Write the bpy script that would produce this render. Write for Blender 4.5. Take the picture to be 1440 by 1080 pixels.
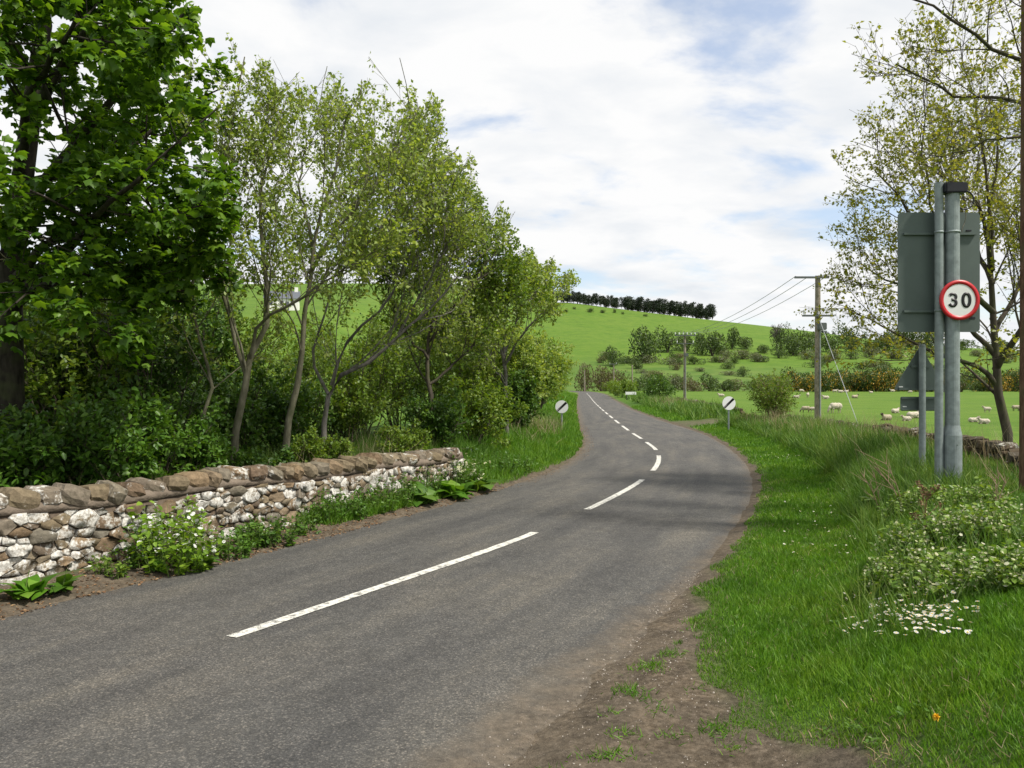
import bpy, bmesh, math, random
import numpy as np
from mathutils import Vector, Matrix

for o in list(bpy.data.objects):
    bpy.data.objects.remove(o)
SC = bpy.context.scene
COL = SC.collection
rng = np.random.default_rng(7)
random.seed(7)
R = math.radians

# ------------------------------------------------------------------ camera, sky, sun, exposure
EYE, FOC = 1.8, 1100.0            # eye height in metres, focal length in photo pixels (1440 wide)
cam_d = bpy.data.cameras.new('camera')
cam_d.sensor_width = 36.0
cam_d.lens = FOC / 1440 * 36.0
cam_d.clip_start = 0.05
cam_d.clip_end = 6000
cam = bpy.data.objects.new('camera', cam_d)
cam.location = (0, 0, EYE)
cam.rotation_euler = (R(90), 0, 0)
COL.objects.link(cam)
SC.camera = cam

SUN_AZ, SUN_EL = 114.0, 55.0       # azimuth clockwise from +Y (to the right of the view)
world = bpy.data.worlds.new('World')
SC.world = world
world.use_nodes = True
wt = world.node_tree
wt.nodes.clear()
def wn(t, **k):
    n = wt.nodes.new(t)
    for a, b in k.items():
        setattr(n, a, b)
    return n
def wl(a, b): wt.links.new(a, b)
def wmath(op, a, b=None, clamp=False):
    n = wn('ShaderNodeMath', operation=op, use_clamp=clamp)
    for i, v in enumerate((a, b)):
        if v is None: continue
        if isinstance(v, (int, float)): n.inputs[i].default_value = v
        else: wl(v, n.inputs[i])
    return n.outputs[0]
sky = wn('ShaderNodeTexSky', sky_type='NISHITA', sun_disc=False)
sky.sun_elevation = R(SUN_EL)
sky.sun_rotation = R(SUN_AZ)
sky.air_density = 1.0; sky.dust_density = 1.2; sky.ozone_density = 1.2
tc = wn('ShaderNodeTexCoord')
sep = wn('ShaderNodeSeparateXYZ'); wl(tc.outputs['Generated'], sep.inputs[0])
zz = wmath('ADD', wmath('MAXIMUM', sep.outputs[2], 0.0), 0.24)
comb = wn('ShaderNodeCombineXYZ')
wl(wmath('DIVIDE', sep.outputs[0], zz), comb.inputs[0])
wl(wmath('DIVIDE', sep.outputs[1], zz), comb.inputs[1])
def wnoise(scale, detail, rough, off, dist=0.0):
    mp = wn('ShaderNodeMapping'); mp.inputs['Location'].default_value = off
    mp.inputs['Rotation'].default_value = (0, 0, R(-20)); mp.inputs['Scale'].default_value = (1.0, 1.35, 1)
    wl(comb.outputs[0], mp.inputs[0])
    n = wn('ShaderNodeTexNoise'); wl(mp.outputs[0], n.inputs['Vector'])
    n.inputs['Scale'].default_value = scale; n.inputs['Detail'].default_value = detail
    n.inputs['Roughness'].default_value = rough; n.inputs['Distortion'].default_value = dist
    return n.outputs[0]
cover = wnoise(2.1, 7, 0.55, (3.1, 8.4, 0), 0.25)
cr = wn('ShaderNodeValToRGB'); wl(cover, cr.inputs[0])
cr.color_ramp.interpolation = 'EASE'
cr.color_ramp.elements[0].position = 0.325; cr.color_ramp.elements[0].color = (0.30, 0.30, 0.30, 1)
cr.color_ramp.elements[1].position = 0.50; cr.color_ramp.elements[1].color = (1, 1, 1, 1)
shade = wnoise(2.6, 6, 0.55, (11.0, 2.0, 0), 0.2)
cs = wn('ShaderNodeValToRGB'); wl(shade, cs.inputs[0])
cs.color_ramp.elements[0].position = 0.30; cs.color_ramp.elements[0].color = (0.80, 0.84, 0.89, 1)
cs.color_ramp.elements[1].position = 0.56; cs.color_ramp.elements[1].color = (1.0, 1.0, 1.0, 1)
bg1 = wn('ShaderNodeBackground'); wl(sky.outputs[0], bg1.inputs[0]); bg1.inputs[1].default_value = 0.15
bg2 = wn('ShaderNodeBackground'); wl(cs.outputs[0], bg2.inputs[0]); bg2.inputs[1].default_value = 0.76
mixw = wn('ShaderNodeMixShader'); wl(cr.outputs[0], mixw.inputs[0])
wl(bg1.outputs[0], mixw.inputs[1]); wl(bg2.outputs[0], mixw.inputs[2])
wo = wn('ShaderNodeOutputWorld'); wl(mixw.outputs[0], wo.inputs[0])

sun_d = bpy.data.lights.new('sun', 'SUN')
sun_d.energy = 4.4
sun_d.angle = R(5.0)
sun_d.color = (1.0, 0.94, 0.84)
sun = bpy.data.objects.new('sun', sun_d)
sd = Vector((math.sin(R(SUN_AZ)) * math.cos(R(SUN_EL)), math.cos(R(SUN_AZ)) * math.cos(R(SUN_EL)), math.sin(R(SUN_EL))))
sun.rotation_euler = sd.to_track_quat('Z', 'Y').to_euler()
sun.location = sd * 50
COL.objects.link(sun)

SC.view_settings.view_transform = 'Standard'
SC.view_settings.look = 'None'
SC.view_settings.exposure = 0.38
SC.view_settings.gamma = 1.0
SC.render.engine = 'CYCLES'
SC.cycles.use_denoising = True
SC.cycles.max_bounces = 8
SC.cycles.diffuse_bounces = 5
SC.cycles.transmission_bounces = 4
SC.cycles.transparent_max_bounces = 6
SC.cycles.caustics_reflective = False
SC.cycles.caustics_refractive = False

# ------------------------------------------------------------------ object helpers
def tag(o, label=None, cat=None, group=None, kind=None):
    if label: o['label'] = label
    if cat: o['category'] = cat
    if group: o['group'] = group
    if kind: o['kind'] = kind
    return o
def empty(name, loc=(0, 0, 0), rz=0.0, parent=None):
    o = bpy.data.objects.new(name, None)
    o.empty_display_size = 0.2
    COL.objects.link(o)
    o.location = loc; o.rotation_euler = (0, 0, rz)
    if parent: o.parent = parent
    return o
def link(name, me, mat=None, parent=None, smooth=False):
    """mesh in world coordinates; when the parent is an Empty with a location the child is offset back"""
    o = bpy.data.objects.new(name, me)
    COL.objects.link(o)
    if mat is not None:
        for m in (mat if isinstance(mat, (list, tuple)) else [mat]):
            me.materials.append(m)
    if parent is not None:
        o.parent = parent
    if smooth:
        me.polygons.foreach_set('use_smooth', np.ones(len(me.polygons), bool))
    return o
def arr_mesh(name, V, F, mi=None):
    V = np.ascontiguousarray(V, np.float32).reshape(-1, 3)
    F = np.ascontiguousarray(F, np.int32)
    c = F.shape[1]
    me = bpy.data.meshes.new(name)
    me.vertices.add(len(V)); me.vertices.foreach_set('co', V.ravel())
    me.loops.add(F.size); me.loops.foreach_set('vertex_index', F.ravel())
    me.polygons.add(len(F))
    me.polygons.foreach_set('loop_start', np.arange(0, F.size, c, dtype=np.int32))
    if mi is not None:
        me.polygons.foreach_set('material_index', np.asarray(mi, np.int32))
    me.update(calc_edges=True)
    return me
def bm_mesh(name, bm):
    me = bpy.data.meshes.new(name)
    bmesh.ops.recalc_face_normals(bm, faces=bm.faces)
    bm.to_mesh(me); bm.free()
    return me
def bm_box(bm, c, s, rot=None, bevel=0.0):
    r = bmesh.ops.create_cube(bm, size=1.0)
    M = Matrix.Translation(c) @ (rot or Matrix.Identity(4)) @ Matrix.Diagonal((s[0], s[1], s[2], 1))
    bmesh.ops.transform(bm, matrix=M, verts=r['verts'])
    if bevel:
        es = list({e for v in r['verts'] for e in v.link_edges})
        bmesh.ops.bevel(bm, geom=es, offset=bevel, segments=2, affect='EDGES')
def bm_cyl(bm, a, b, r1, r2=None, n=16, cap=True):
    a, b = Vector(a), Vector(b)
    r2 = r1 if r2 is None else r2
    d = b - a
    q = d.to_track_quat('Z', 'Y').to_matrix().to_4x4()
    M = Matrix.Translation((a + b) / 2) @ q
    r = bmesh.ops.create_cone(bm, segments=n, radius1=r1, radius2=r2, depth=d.length, cap_ends=cap)
    bmesh.ops.transform(bm, matrix=M, verts=r['verts'])
def sm(a, b, x):
    t = np.clip((np.asarray(x, float) - a) / (b - a), 0, 1)
    return t * t * (3 - 2 * t)
def rand_unit(n):
    v = rng.normal(size=(n, 3)); return v / np.linalg.norm(v, axis=1, keepdims=True)
def unit(v): return v / np.maximum(np.linalg.norm(v, axis=-1, keepdims=True), 1e-9)

# smooth value noise, vectorised
_T = rng.random((64, 64))
def vnoise(x, y):
    x = np.asarray(x, float); y = np.asarray(y, float)
    xi = np.floor(x).astype(int); yi = np.floor(y).astype(int)
    fx = x - xi; fy = y - yi
    fx = fx * fx * (3 - 2 * fx); fy = fy * fy * (3 - 2 * fy)
    g = lambda a, b: _T[a % 64, b % 64]
    return (g(xi, yi) * (1 - fx) + g(xi + 1, yi) * fx) * (1 - fy) + (g(xi, yi + 1) * (1 - fx) + g(xi + 1, yi + 1) * fx) * fy
def fbm(x, y, o=3):
    s = 0; a = 0.5; t = 0
    for i in range(o):
        s = s + a * vnoise(x * 2 ** i + 17 * i, y * 2 ** i + 5 * i); t += a; a *= 0.5
    return s / t

# ------------------------------------------------------------------ materials
class NT:
    def __init__(self, name):
        self.m = bpy.data.materials.new(name); self.m.use_nodes = True
        self.t = self.m.node_tree; self.t.nodes.clear()
        self.out = self.t.nodes.new('ShaderNodeOutputMaterial')
    def n(self, typ, **k):
        n = self.t.nodes.new(typ)
        for a, b in k.items(): setattr(n, a, b)
        return n
    def set(self, sock, v):
        if hasattr(v, 'is_output'): self.t.links.new(v, sock)
        elif isinstance(v, (tuple, list)) and len(v) == 3 and sock.type == 'RGBA': sock.default_value = (*v, 1)
        else: sock.default_value = v
    def noise(self, scale, detail=4, rough=0.55, vec=None, dist=0.0):
        n = self.n('ShaderNodeTexNoise')
        self.set(n.inputs['Scale'], scale); self.set(n.inputs['Detail'], detail)
        self.set(n.inputs['Roughness'], rough); self.set(n.inputs['Distortion'], dist)
        if vec is not None: self.set(n.inputs['Vector'], vec)
        return n.outputs[0]
    def ramp(self, fac, stops, interp='LINEAR'):
        n = self.n('ShaderNodeValToRGB'); self.set(n.inputs[0], fac)
        r = n.color_ramp; r.interpolation = interp
        while len(r.elements) < len(stops): r.elements.new(0.5)
        for e, (p, c) in zip(r.elements, stops):
            e.position = p
            e.color = (c, c, c, 1) if isinstance(c, (int, float)) else (*c, 1)
        return n.outputs[0]
    def mix(self, fac, a, b, blend='MIX'):
        n = self.n('ShaderNodeMix', data_type='RGBA', blend_type=blend)
        self.set(n.inputs[0], fac); self.set(n.inputs[6], a); self.set(n.inputs[7], b)
        return n.outputs[2]
    def math(self, op, a, b=None, clamp=False):
        n = self.n('ShaderNodeMath', operation=op, use_clamp=clamp)
        self.set(n.inputs[0], a)
        if b is not None: self.set(n.inputs[1], b)
        return n.outputs[0]
    def pos(self): return self.n('ShaderNodeNewGeometry').outputs['Position']
    def obj(self): return self.n('ShaderNodeTexCoord').outputs['Object']
    def island(self): return self.n('ShaderNodeNewGeometry').outputs['Random Per Island']
    def orand(self): return self.n('ShaderNodeObjectInfo').outputs['Random']
    def attr(self, name): return self.n('ShaderNodeAttribute', attribute_name=name).outputs['Fac']
    def bump(self, h, strength=0.5, dist=0.02):
        n = self.n('ShaderNodeBump'); self.set(n.inputs['Height'], h)
        n.inputs['Strength'].default_value = strength; n.inputs['Distance'].default_value = dist
        return n.outputs[0]
    def bsdf(self, color, rough=0.8, spec=0.3, metal=0.0, normal=None):
        n = self.n('ShaderNodeBsdfPrincipled')
        self.set(n.inputs['Base Color'], color); self.set(n.inputs['Roughness'], rough)
        self.set(n.inputs['Specular IOR Level'], spec); self.set(n.inputs['Metallic'], metal)
        if normal is not None: self.set(n.inputs['Normal'], normal)
        return n.outputs[0]
    def done(self, sh):
        self.t.links.new(sh, self.out.inputs[0]); return self.m

def leaf_mat(name, c1, c2, c3, trans=0.38, tcol=(1.5, 1.4, 0.55), rough=0.45, spec=0.35):
    t = NT(name)
    col = t.ramp(t.island(), [(0.0, c1), (0.5, c2), (1.0, c3)])
    if 'grass' in name:
        p = t.pos()
        col = t.mix(1.0, col, t.ramp(t.noise(0.9, 5, 0.65, p), [(0.3, (0.60, 0.72, 0.7)), (0.5, (0.95, 0.98, 1.0)), (0.72, (1.45, 1.22, 1.3))]), 'MULTIPLY')
        col = t.mix(1.0, col, t.ramp(t.noise(5.0, 4, 0.65, p), [(0.3, 0.68), (0.7, 1.25)]), 'MULTIPLY')
    a = t.bsdf(col, rough, spec)
    tr = t.n('ShaderNodeBsdfTranslucent')
    t.set(tr.inputs[0], t.mix(1.0, col, tcol, 'MULTIPLY'))
    mx = t.n('ShaderNodeMixShader'); mx.inputs[0].default_value = trans
    t.t.links.new(a, mx.inputs[1]); t.t.links.new(tr.outputs[0], mx.inputs[2])
    return t.done(mx.outputs[0])
def plain(name, c, rough=0.6, spec=0.3, metal=0.0, var=0.25, scale=8.0, bump=0.0):
    t = NT(name)
    nz = t.noise(scale, 5, 0.6, t.obj())
    col = t.mix(nz, tuple(x * (1 - var) for x in c), tuple(min(1, x * (1 + var)) for x in c))
    nrm = t.bump(nz, bump, 0.02) if bump else None
    return t.done(t.bsdf(col, rough, spec, metal, nrm))

def bark_mat(name, c1, c2, scale=14):
    t = NT(name)
    mp = t.n('ShaderNodeMapping'); t.set(mp.inputs[0], t.obj()); mp.inputs['Scale'].default_value = (1, 1, 0.3)
    a = t.noise(scale, 6, 0.65, mp.outputs[0])
    b = t.noise(2.2, 3, 0.6, t.obj())
    col = t.mix(t.ramp(a, [(0.35, 0.0), (0.65, 1.0)]), c1, c2)
    col = t.mix(t.ramp(b, [(0.5, 0.0), (0.7, 0.7)]), col, (0.075, 0.09, 0.035))
    return t.done(t.bsdf(col, 0.9, 0.15, normal=t.bump(a, 0.6, 0.02)))

M = {}
M['syc'] = leaf_mat('sycamore_leaf', (0.045, 0.108, 0.009), (0.085, 0.182, 0.013), (0.150, 0.265, 0.022), 0.45)
M['elm'] = leaf_mat('elm_leaf', (0.140, 0.215, 0.032), (0.210, 0.295, 0.052), (0.34, 0.41, 0.120), 0.48)
M['haw'] = leaf_mat('hawthorn_leaf', (0.080, 0.150, 0.016), (0.125, 0.210, 0.022), (0.195, 0.265, 0.040), 0.4)
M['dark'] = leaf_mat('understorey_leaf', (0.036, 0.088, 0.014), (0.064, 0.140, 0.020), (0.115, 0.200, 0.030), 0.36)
M['bronze'] = leaf_mat('young_leaf', (0.15, 0.19, 0.024), (0.21, 0.235, 0.034), (0.30, 0.29, 0.06), 0.5)
M['weed'] = leaf_mat('weed_leaf', (0.05, 0.12, 0.014), (0.075, 0.17, 0.018), (0.115, 0.21, 0.03), 0.35)
M['nettle'] = leaf_mat('deadnettle_leaf', (0.070, 0.150, 0.016), (0.125, 0.220, 0.026), (0.21, 0.300, 0.05), 0.33)
M['garlic'] = leaf_mat('garlic_mustard_leaf', (0.10, 0.19, 0.014), (0.15, 0.27, 0.02), (0.22, 0.34, 0.035), 0.4)
M['gorse'] = leaf_mat('gorse_leaf', (0.035, 0.065, 0.012), (0.05, 0.09, 0.015), (0.09, 0.12, 0.02), 0.2)
M['gorsefl'] = leaf_mat('gorse_flower', (0.42, 0.22, 0.02), (0.52, 0.30, 0.03), (0.6, 0.4, 0.05), 0.2)
M['farleaf'] = leaf_mat('far_leaf', (0.040, 0.072, 0.020), (0.062, 0.105, 0.026), (0.10, 0.145, 0.038), 0.3)  # leaf colour lightened a little to imitate aerial haze
M['farpale'] = leaf_mat('far_pale_leaf', (0.06, 0.085, 0.030), (0.10, 0.125, 0.045), (0.26, 0.26, 0.19), 0.25)
M['brownleaf'] = leaf_mat('brown_budding_leaf', (0.085, 0.075, 0.045), (0.12, 0.10, 0.055), (0.12, 0.14, 0.04), 0.25)
M['pine'] = leaf_mat('pine_needles', (0.014, 0.026, 0.014), (0.022, 0.038, 0.018), (0.035, 0.052, 0.024), 0.1)
M['grass'] = leaf_mat('mown_grass', (0.064, 0.160, 0.010), (0.104, 0.232, 0.016), (0.18, 0.31, 0.036), 0.38, (1.1, 1.15, 0.5), 0.5, 0.25)
M['tall'] = leaf_mat('tall_grass', (0.070, 0.155, 0.020), (0.115, 0.215, 0.034), (0.20, 0.285, 0.07), 0.36, (1.1, 1.15, 0.5), 0.5, 0.25)
M['straw'] = leaf_mat('dry_grass', (0.22, 0.17, 0.09), (0.33, 0.27, 0.15), (0.46, 0.40, 0.26), 0.25, (1.05, 1.0, 0.8), 0.7, 0.15)
M['deadleaf'] = leaf_mat('leaf_litter', (0.10, 0.055, 0.03), (0.17, 0.10, 0.055), (0.30, 0.20, 0.11), 0.1, (1, 0.9, 0.7), 0.8, 0.15)
M['petal'] = leaf_mat('white_petal', (0.72, 0.72, 0.68), (0.8, 0.8, 0.76), (0.85, 0.85, 0.82), 0.15, (1, 1, 0.95), 0.6)
M['cream'] = leaf_mat('cream_flower', (0.5, 0.5, 0.27), (0.66, 0.65, 0.42), (0.75, 0.74, 0.6), 0.25, (1, 1, 0.8), 0.6)
M['yellow'] = plain('yellow_floret', (0.75, 0.48, 0.03), 0.6)
M['thistle'] = plain('dead_thistle', (0.17, 0.105, 0.06), 0.9, 0.1, var=0.5, scale=40)
M['stemgreen'] = plain('green_stem', (0.10, 0.15, 0.035), 0.7)
M['stemdry'] = plain('dry_stem', (0.27, 0.20, 0.13), 0.8, 0.15, var=0.4, scale=20)
M['bark_syc'] = bark_mat('sycamore_bark', (0.022, 0.019, 0.015), (0.055, 0.048, 0.038))  # bark colour darkened to imitate the deep shade on the trunk
M['bark_elm'] = bark_mat('elm_bark', (0.085, 0.082, 0.052), (0.19, 0.178, 0.125))
M['bark_dark'] = bark_mat('dark_bark', (0.045, 0.038, 0.030), (0.10, 0.085, 0.065))
M['bark_grey'] = bark_mat('grey_bark', (0.10, 0.09, 0.08), (0.2, 0.185, 0.17))
M['galv'] = plain('galvanised_steel', (0.23, 0.27, 0.27), 0.6, 0.45, 0.3, 0.6, 12)
M['signback'] = plain('grey_sign_back', (0.090, 0.118, 0.108), 0.55, 0.35, 0.0, 0.28, 2.6)
M['blackplastic'] = plain('black_plastic', (0.012, 0.013, 0.018), 0.45, 0.4)
M['white'] = plain('white_sign_sheet', (0.72, 0.73, 0.72), 0.45, 0.4, var=0.06)
M['red'] = plain('red_sign_sheet', (0.46, 0.015, 0.022), 0.4, 0.4, var=0.1)
M['black'] = plain('black_sign_sheet', (0.012, 0.012, 0.013), 0.45, 0.4)
M['polewood'] = bark_mat('weathered_pole_wood', (0.16, 0.13, 0.10), (0.33, 0.29, 0.24), 20)
M['polebrown'] = bark_mat('creosoted_pole_wood', (0.075, 0.042, 0.026), (0.17, 0.105, 0.07), 20)
M['wire'] = plain('wire', (0.30, 0.32, 0.34), 0.5)
M['porcelain'] = plain('insulator', (0.55, 0.56, 0.58), 0.3, 0.6)
M['transf'] = plain('transformer_grey', (0.09, 0.10, 0.10), 0.5)
M['plaster'] = plain('white_render', (0.75, 0.74, 0.70), 0.8)
M['slate'] = plain('slate_roof', (0.10, 0.11, 0.13), 0.6, var=0.35, scale=2)
M['pane'] = plain('window_glass', (0.03, 0.035, 0.045), 0.1, 0.6)
M['wool'] = plain('sheep_wool', (0.40, 0.35, 0.26), 0.95, 0.05, var=0.3, scale=9, bump=0.8)
M['wool2'] = plain('clean_wool', (0.50, 0.455, 0.37), 0.95, 0.05, var=0.22, scale=9, bump=0.8)
M['face'] = plain('sheep_face', (0.045, 0.038, 0.034), 0.85, 0.1)
M['face2'] = plain('pale_sheep_face', (0.36, 0.31, 0.25), 0.85, 0.1)

def soil_col(t, p):
    a = t.noise(26, 6, 0.65, p); b = t.noise(1.7, 4, 0.6, p)
    c = t.ramp(a, [(0.28, (0.060, 0.045, 0.032)), (0.5, (0.125, 0.097, 0.070)), (0.72, (0.22, 0.175, 0.135))])
    c = t.mix(t.ramp(b, [(0.35, 0.0), (0.7, 0.55)]), c, (0.150, 0.125, 0.100))
    return t.mix(1.0, c, t.ramp(t.noise(5.5, 6, 0.7, p), [(0.3, (0.46, 0.48, 0.48)), (0.5, (0.80, 0.82, 0.80)), (0.72, (1.15, 1.14, 1.08))]), 'MULTIPLY')
def ground_mat():
    t = NT('ground_cover')
    p = t.pos()
    soil = soil_col(t, p)
    fine = t.noise(38, 4, 0.7, p); mid = t.noise(1.6, 5, 0.62, p); big = t.noise(0.035, 5, 0.6, p)
    g = t.ramp(fine, [(0.3, (0.022, 0.055, 0.007)), (0.55, (0.05, 0.11, 0.012)), (0.8, (0.10, 0.16, 0.025))])
    f1 = t.mix(t.ramp(mid, [(0.3, 0.0), (0.7, 1.0)]), (0.078, 0.152, 0.016), (0.118, 0.192, 0.026))
    f2 = t.mix(t.ramp(big, [(0.35, 0.0), (0.65, 1.0)]), (0.082, 0.158, 0.018), (0.122, 0.190, 0.030))
    f = t.mix(0.5, f1, f2)
    f = t.mix(t.ramp(t.noise(0.42, 6, 0.68, p), [(0.52, 0.0), (0.72, 0.5)]), f, (0.16, 0.215, 0.05))
    f = t.mix(t.ramp(t.noise(9, 4, 0.7, p), [(0.42, 0.38), (0.6, 0.0)]), f, (0.035, 0.085, 0.012))
    f = t.mix(1.0, f, t.ramp(t.noise(0.16, 7, 0.7, p), [(0.3, (0.72, 0.78, 0.8)), (0.5, (1, 1, 1)), (0.7, (1.22, 1.08, 1.1))]), 'MULTIPLY')
    rough_c = t.mix(t.ramp(t.noise(0.10, 6, 0.65, p), [(0.35, 0.0), (0.7, 1.0)]), (0.055, 0.115, 0.020), (0.12, 0.17, 0.04))
    c = t.mix(t.attr('field'), g, f)
    c = t.mix(t.attr('rough'), c, rough_c)
    c = t.mix(t.attr('soil'), c, soil)
    return t.done(t.bsdf(c, 0.95, 0.1, normal=t.bump(t.noise(45, 5, 0.7, p), 0.7, 0.03)))
M['ground'] = ground_mat()

def road_mat():
    t = NT('worn_asphalt')
    p = t.pos()
    uv = t.n('ShaderNodeUVMap', uv_map='UVMap').outputs[0]
    s = t.n('ShaderNodeSeparateXYZ'); t.set(s.inputs[0], uv)
    u = s.outputs[0]
    stone = t.n('ShaderNodeTexVoronoi'); t.set(stone.inputs['Vector'], p); stone.inputs['Scale'].default_value = 95
    sv = t.n('ShaderNodeSeparateColor'); t.set(sv.inputs[0], stone.outputs['Color'])
    base = t.ramp(sv.outputs[0], [(0.0, (0.064, 0.063, 0.060)), (0.55, (0.090, 0.088, 0.083)), (0.82, (0.114, 0.109, 0.100)), (1.0, (0.175, 0.163, 0.145))])
    crev = t.ramp(stone.outputs['Distance'], [(0.25, 1.0), (0.75, 0.62)])
    base = t.mix(1.0, base, crev, 'MULTIPLY')
    fine = t.noise(210, 3, 0.7, p)
    base = t.mix(1.0, base, t.ramp(fine, [(0.3, 0.72), (0.7, 1.3)]), 'MULTIPLY')
    # long streaks of wear that follow the lane
    mp = t.n('ShaderNodeMapping'); t.set(mp.inputs[0], uv); mp.inputs['Scale'].default_value = (6.0, 0.22, 1)
    st = t.noise(1.6, 5, 0.6, mp.outputs[0])
    base = t.mix(1.0, base, t.ramp(st, [(0.3, (0.70, 0.71, 0.74)), (0.5, (1, 1, 1)), (0.7, (1.36, 1.31, 1.22))]), 'MULTIPLY')
    pt = t.noise(0.55, 6, 0.62, p)
    base = t.mix(t.ramp(pt, [(0.45, 0.0), (0.75, 0.55)]), base, t.mix(1.0, base, (1.22, 1.16, 1.06), 'MULTIPLY'))
    lin = t.noise(7, 5, 0.6, p)
    base = t.mix(1.0, base, t.ramp(lin, [(0.3, 0.86), (0.7, 1.14)]), 'MULTIPLY')
    grit = soil_col(t, p)
    e = t.math('ADD', t.attr('grit'), t.math('MULTIPLY', t.math('SUBTRACT', t.noise(2.6, 6, 0.66, p), 0.5), 0.9))
    c = t.mix(t.ramp(e, [(0.35, 0.0), (0.85, 0.92)]), base, grit)
    h = t.math('ADD', t.math('MULTIPLY', stone.outputs['Distance'], -1.0), fine)
    return t.done(t.bsdf(c, 0.82, 0.28, normal=t.bump(h, 0.55, 0.008)))
M['road'] = road_mat()
def paint_mat():
    t = NT('worn_white_line'); p = t.pos()
    w = t.noise(16, 6, 0.72, p); w2 = t.noise(140, 3, 0.7, p)
    wear = t.ramp(t.math('ADD', t.math('MULTIPLY', w, 0.75), t.math('MULTIPLY', w2, 0.25)), [(0.40, 0.9), (0.50, 0.0)])
    c = t.mix(wear, t.mix(w2, (0.46, 0.45, 0.40), (0.68, 0.67, 0.62)), (0.07, 0.068, 0.062))
    return t.done(t.bsdf(c, 0.7, 0.25, normal=t.bump(w2, 0.4, 0.004)))
M['paint'] = paint_mat()
def stone_mat(name, white=0.5, tone=1.0):
    t = NT(name); p = t.pos(); r = t.orand()
    base = t.ramp(r, [(0.0, (0.15, 0.118, 0.075)), (0.25, (0.20, 0.160, 0.105)), (0.45, (0.155, 0.140, 0.110)), (0.62, (0.215, 0.155, 0.095)),
                      (0.8, (0.125, 0.090, 0.062)), (1.0, (0.18, 0.155, 0.120))])
    n1 = t.noise(22, 7, 0.68, p)
    base = t.mix(1.0, base, t.ramp(n1, [(0.25, 0.5 * tone), (0.75, 1.4 * tone)]), 'MULTIPLY')
    k = t.math('ADD', t.math('MULTIPLY', t.noise(8.0, 6, 0.66, p), 0.9), t.math('MULTIPLY', t.noise(30, 5, 0.7, p), 0.42))
    k = t.math('ADD', k, t.math('MULTIPLY', t.math('SUBTRACT', t.math('FRACT', t.math('MULTIPLY', r, 7.31)), 0.5), 0.26))
    lim = t.ramp(k, [(0.71 - 0.2 * white, 0.0), (0.79 - 0.2 * white, 1.0)])
    c = t.mix(lim, base, t.mix(t.ramp(t.noise(34, 6, 0.7, p), [(0.35, 0.0), (0.6, 1.0)]), (0.26, 0.24, 0.205), (0.62, 0.61, 0.57)))
    c = t.mix(t.ramp(t.noise(3.0, 4, 0.6, p), [(0.55, 0.0), (0.75, 0.35)]), c, (0.075, 0.085, 0.035))
    return t.done(t.bsdf(c, 0.92, 0.12, normal=t.bump(n1, 0.8, 0.015)))
M['stone'] = stone_mat('lichened_rubble', 0.33)
M['cope'] = stone_mat('cope_stone', -0.35)
M['darkstone'] = stone_mat('tumbled_field_stone', -0.35, 0.45)
M['mortar'] = plain('earthy_mortar', (0.10, 0.078, 0.058), 0.95, 0.1, var=0.5, scale=25, bump=0.8)
M['copemortar'] = plain('sandy_cope_mortar', (0.17, 0.138, 0.108), 0.95, 0.1, var=0.35, scale=18, bump=0.8)

# ------------------------------------------------------------------ road geometry in plan and the lie of the land
def smooth_interp(xs, ys):
    xs = np.array(xs, float); ys = np.array(ys, float)
    d = np.gradient(ys, xs)
    def f(q):
        q = np.asarray(q, float)
        i = np.clip(np.searchsorted(xs, q) - 1, 0, len(xs) - 2)
        h = xs[i + 1] - xs[i]; t = np.clip((q - xs[i]) / h, 0, 1)
        return ((2*t**3 - 3*t**2 + 1) * ys[i] + (t**3 - 2*t**2 + t) * h * d[i] + (-2*t**3 + 3*t**2) * ys[i+1] + (t**3 - t**2) * h * d[i+1])
    return f
XL = smooth_interp([-8, 0, 6.0, 11.1, 16.1, 18.85, 23.3, 30.5, 44, 79, 135, 165, 200, 240],
                   [-12, -7.2, -3.93, -1.22, 0.80, 1.50, 2.16, 2.70, 3.75, 6.6, 11.4, 13.6, 10, -4])
XC = smooth_interp([-8, 0, 5.42, 9.25, 10.94, 14.35, 15.84, 19.2, 20.8, 23.9, 28.3, 41.25, 62, 135, 165, 200, 240],
                   [-9.5, -5.0, -1.95, 0.27, 1.05, 2.39, 2.85, 3.6, 3.83, 4.08, 4.33, 5.25, 6.85, 13.0, 15.2, 12, -2])
XR = smooth_interp([-8, 0, 3.67, 4.45, 5.5, 6.83, 8.43, 11.3, 15.2, 19.8, 26.4, 38, 52, 79, 152, 170, 200, 240],
                   [-7, -2.2, -0.02, 0.36, 0.92, 1.52, 2.22, 3.40, 4.66, 5.70, 6.70, 7.35, 8.26, 10.7, 17.3, 18.2, 15, 1])
XG = smooth_interp([-8, 0, 3.3, 3.9, 4.7, 5.66, 6.6, 8.43, 11.3, 15.2, 19.8, 26.4, 38, 52, 79, 152, 170, 200, 240],
                   [-3, 1.1, 1.42, 1.28, 1.16, 1.32, 1.55, 2.34, 3.5, 4.76, 5.80, 6.80, 7.45, 8.36, 10.8, 17.4, 18.3, 15.1, 1.1])
def LANE(x): return 34.2 + 0.35 * (x - 7)
def slope(F, y): return (F(y + 0.3) - F(y - 0.3)) / 0.6
def s_right(x, y): return (x - XR(y)) / np.sqrt(1 + slope(XR, y) ** 2)
def s_grass(x, y): return (x - XG(y)) / np.sqrt(1 + slope(XG, y) ** 2)
def s_left(x, y): return (XL(y) - x) / np.sqrt(1 + slope(XL, y) ** 2)
WALL_S = 3.35                     # field wall's distance from the right road edge
HX = [-900, -300, 0, 44, 153, 207, 289, 393, 800]
HZ = [60, 66, 67, 65, 52, 46, 34, 27, 22]
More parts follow.
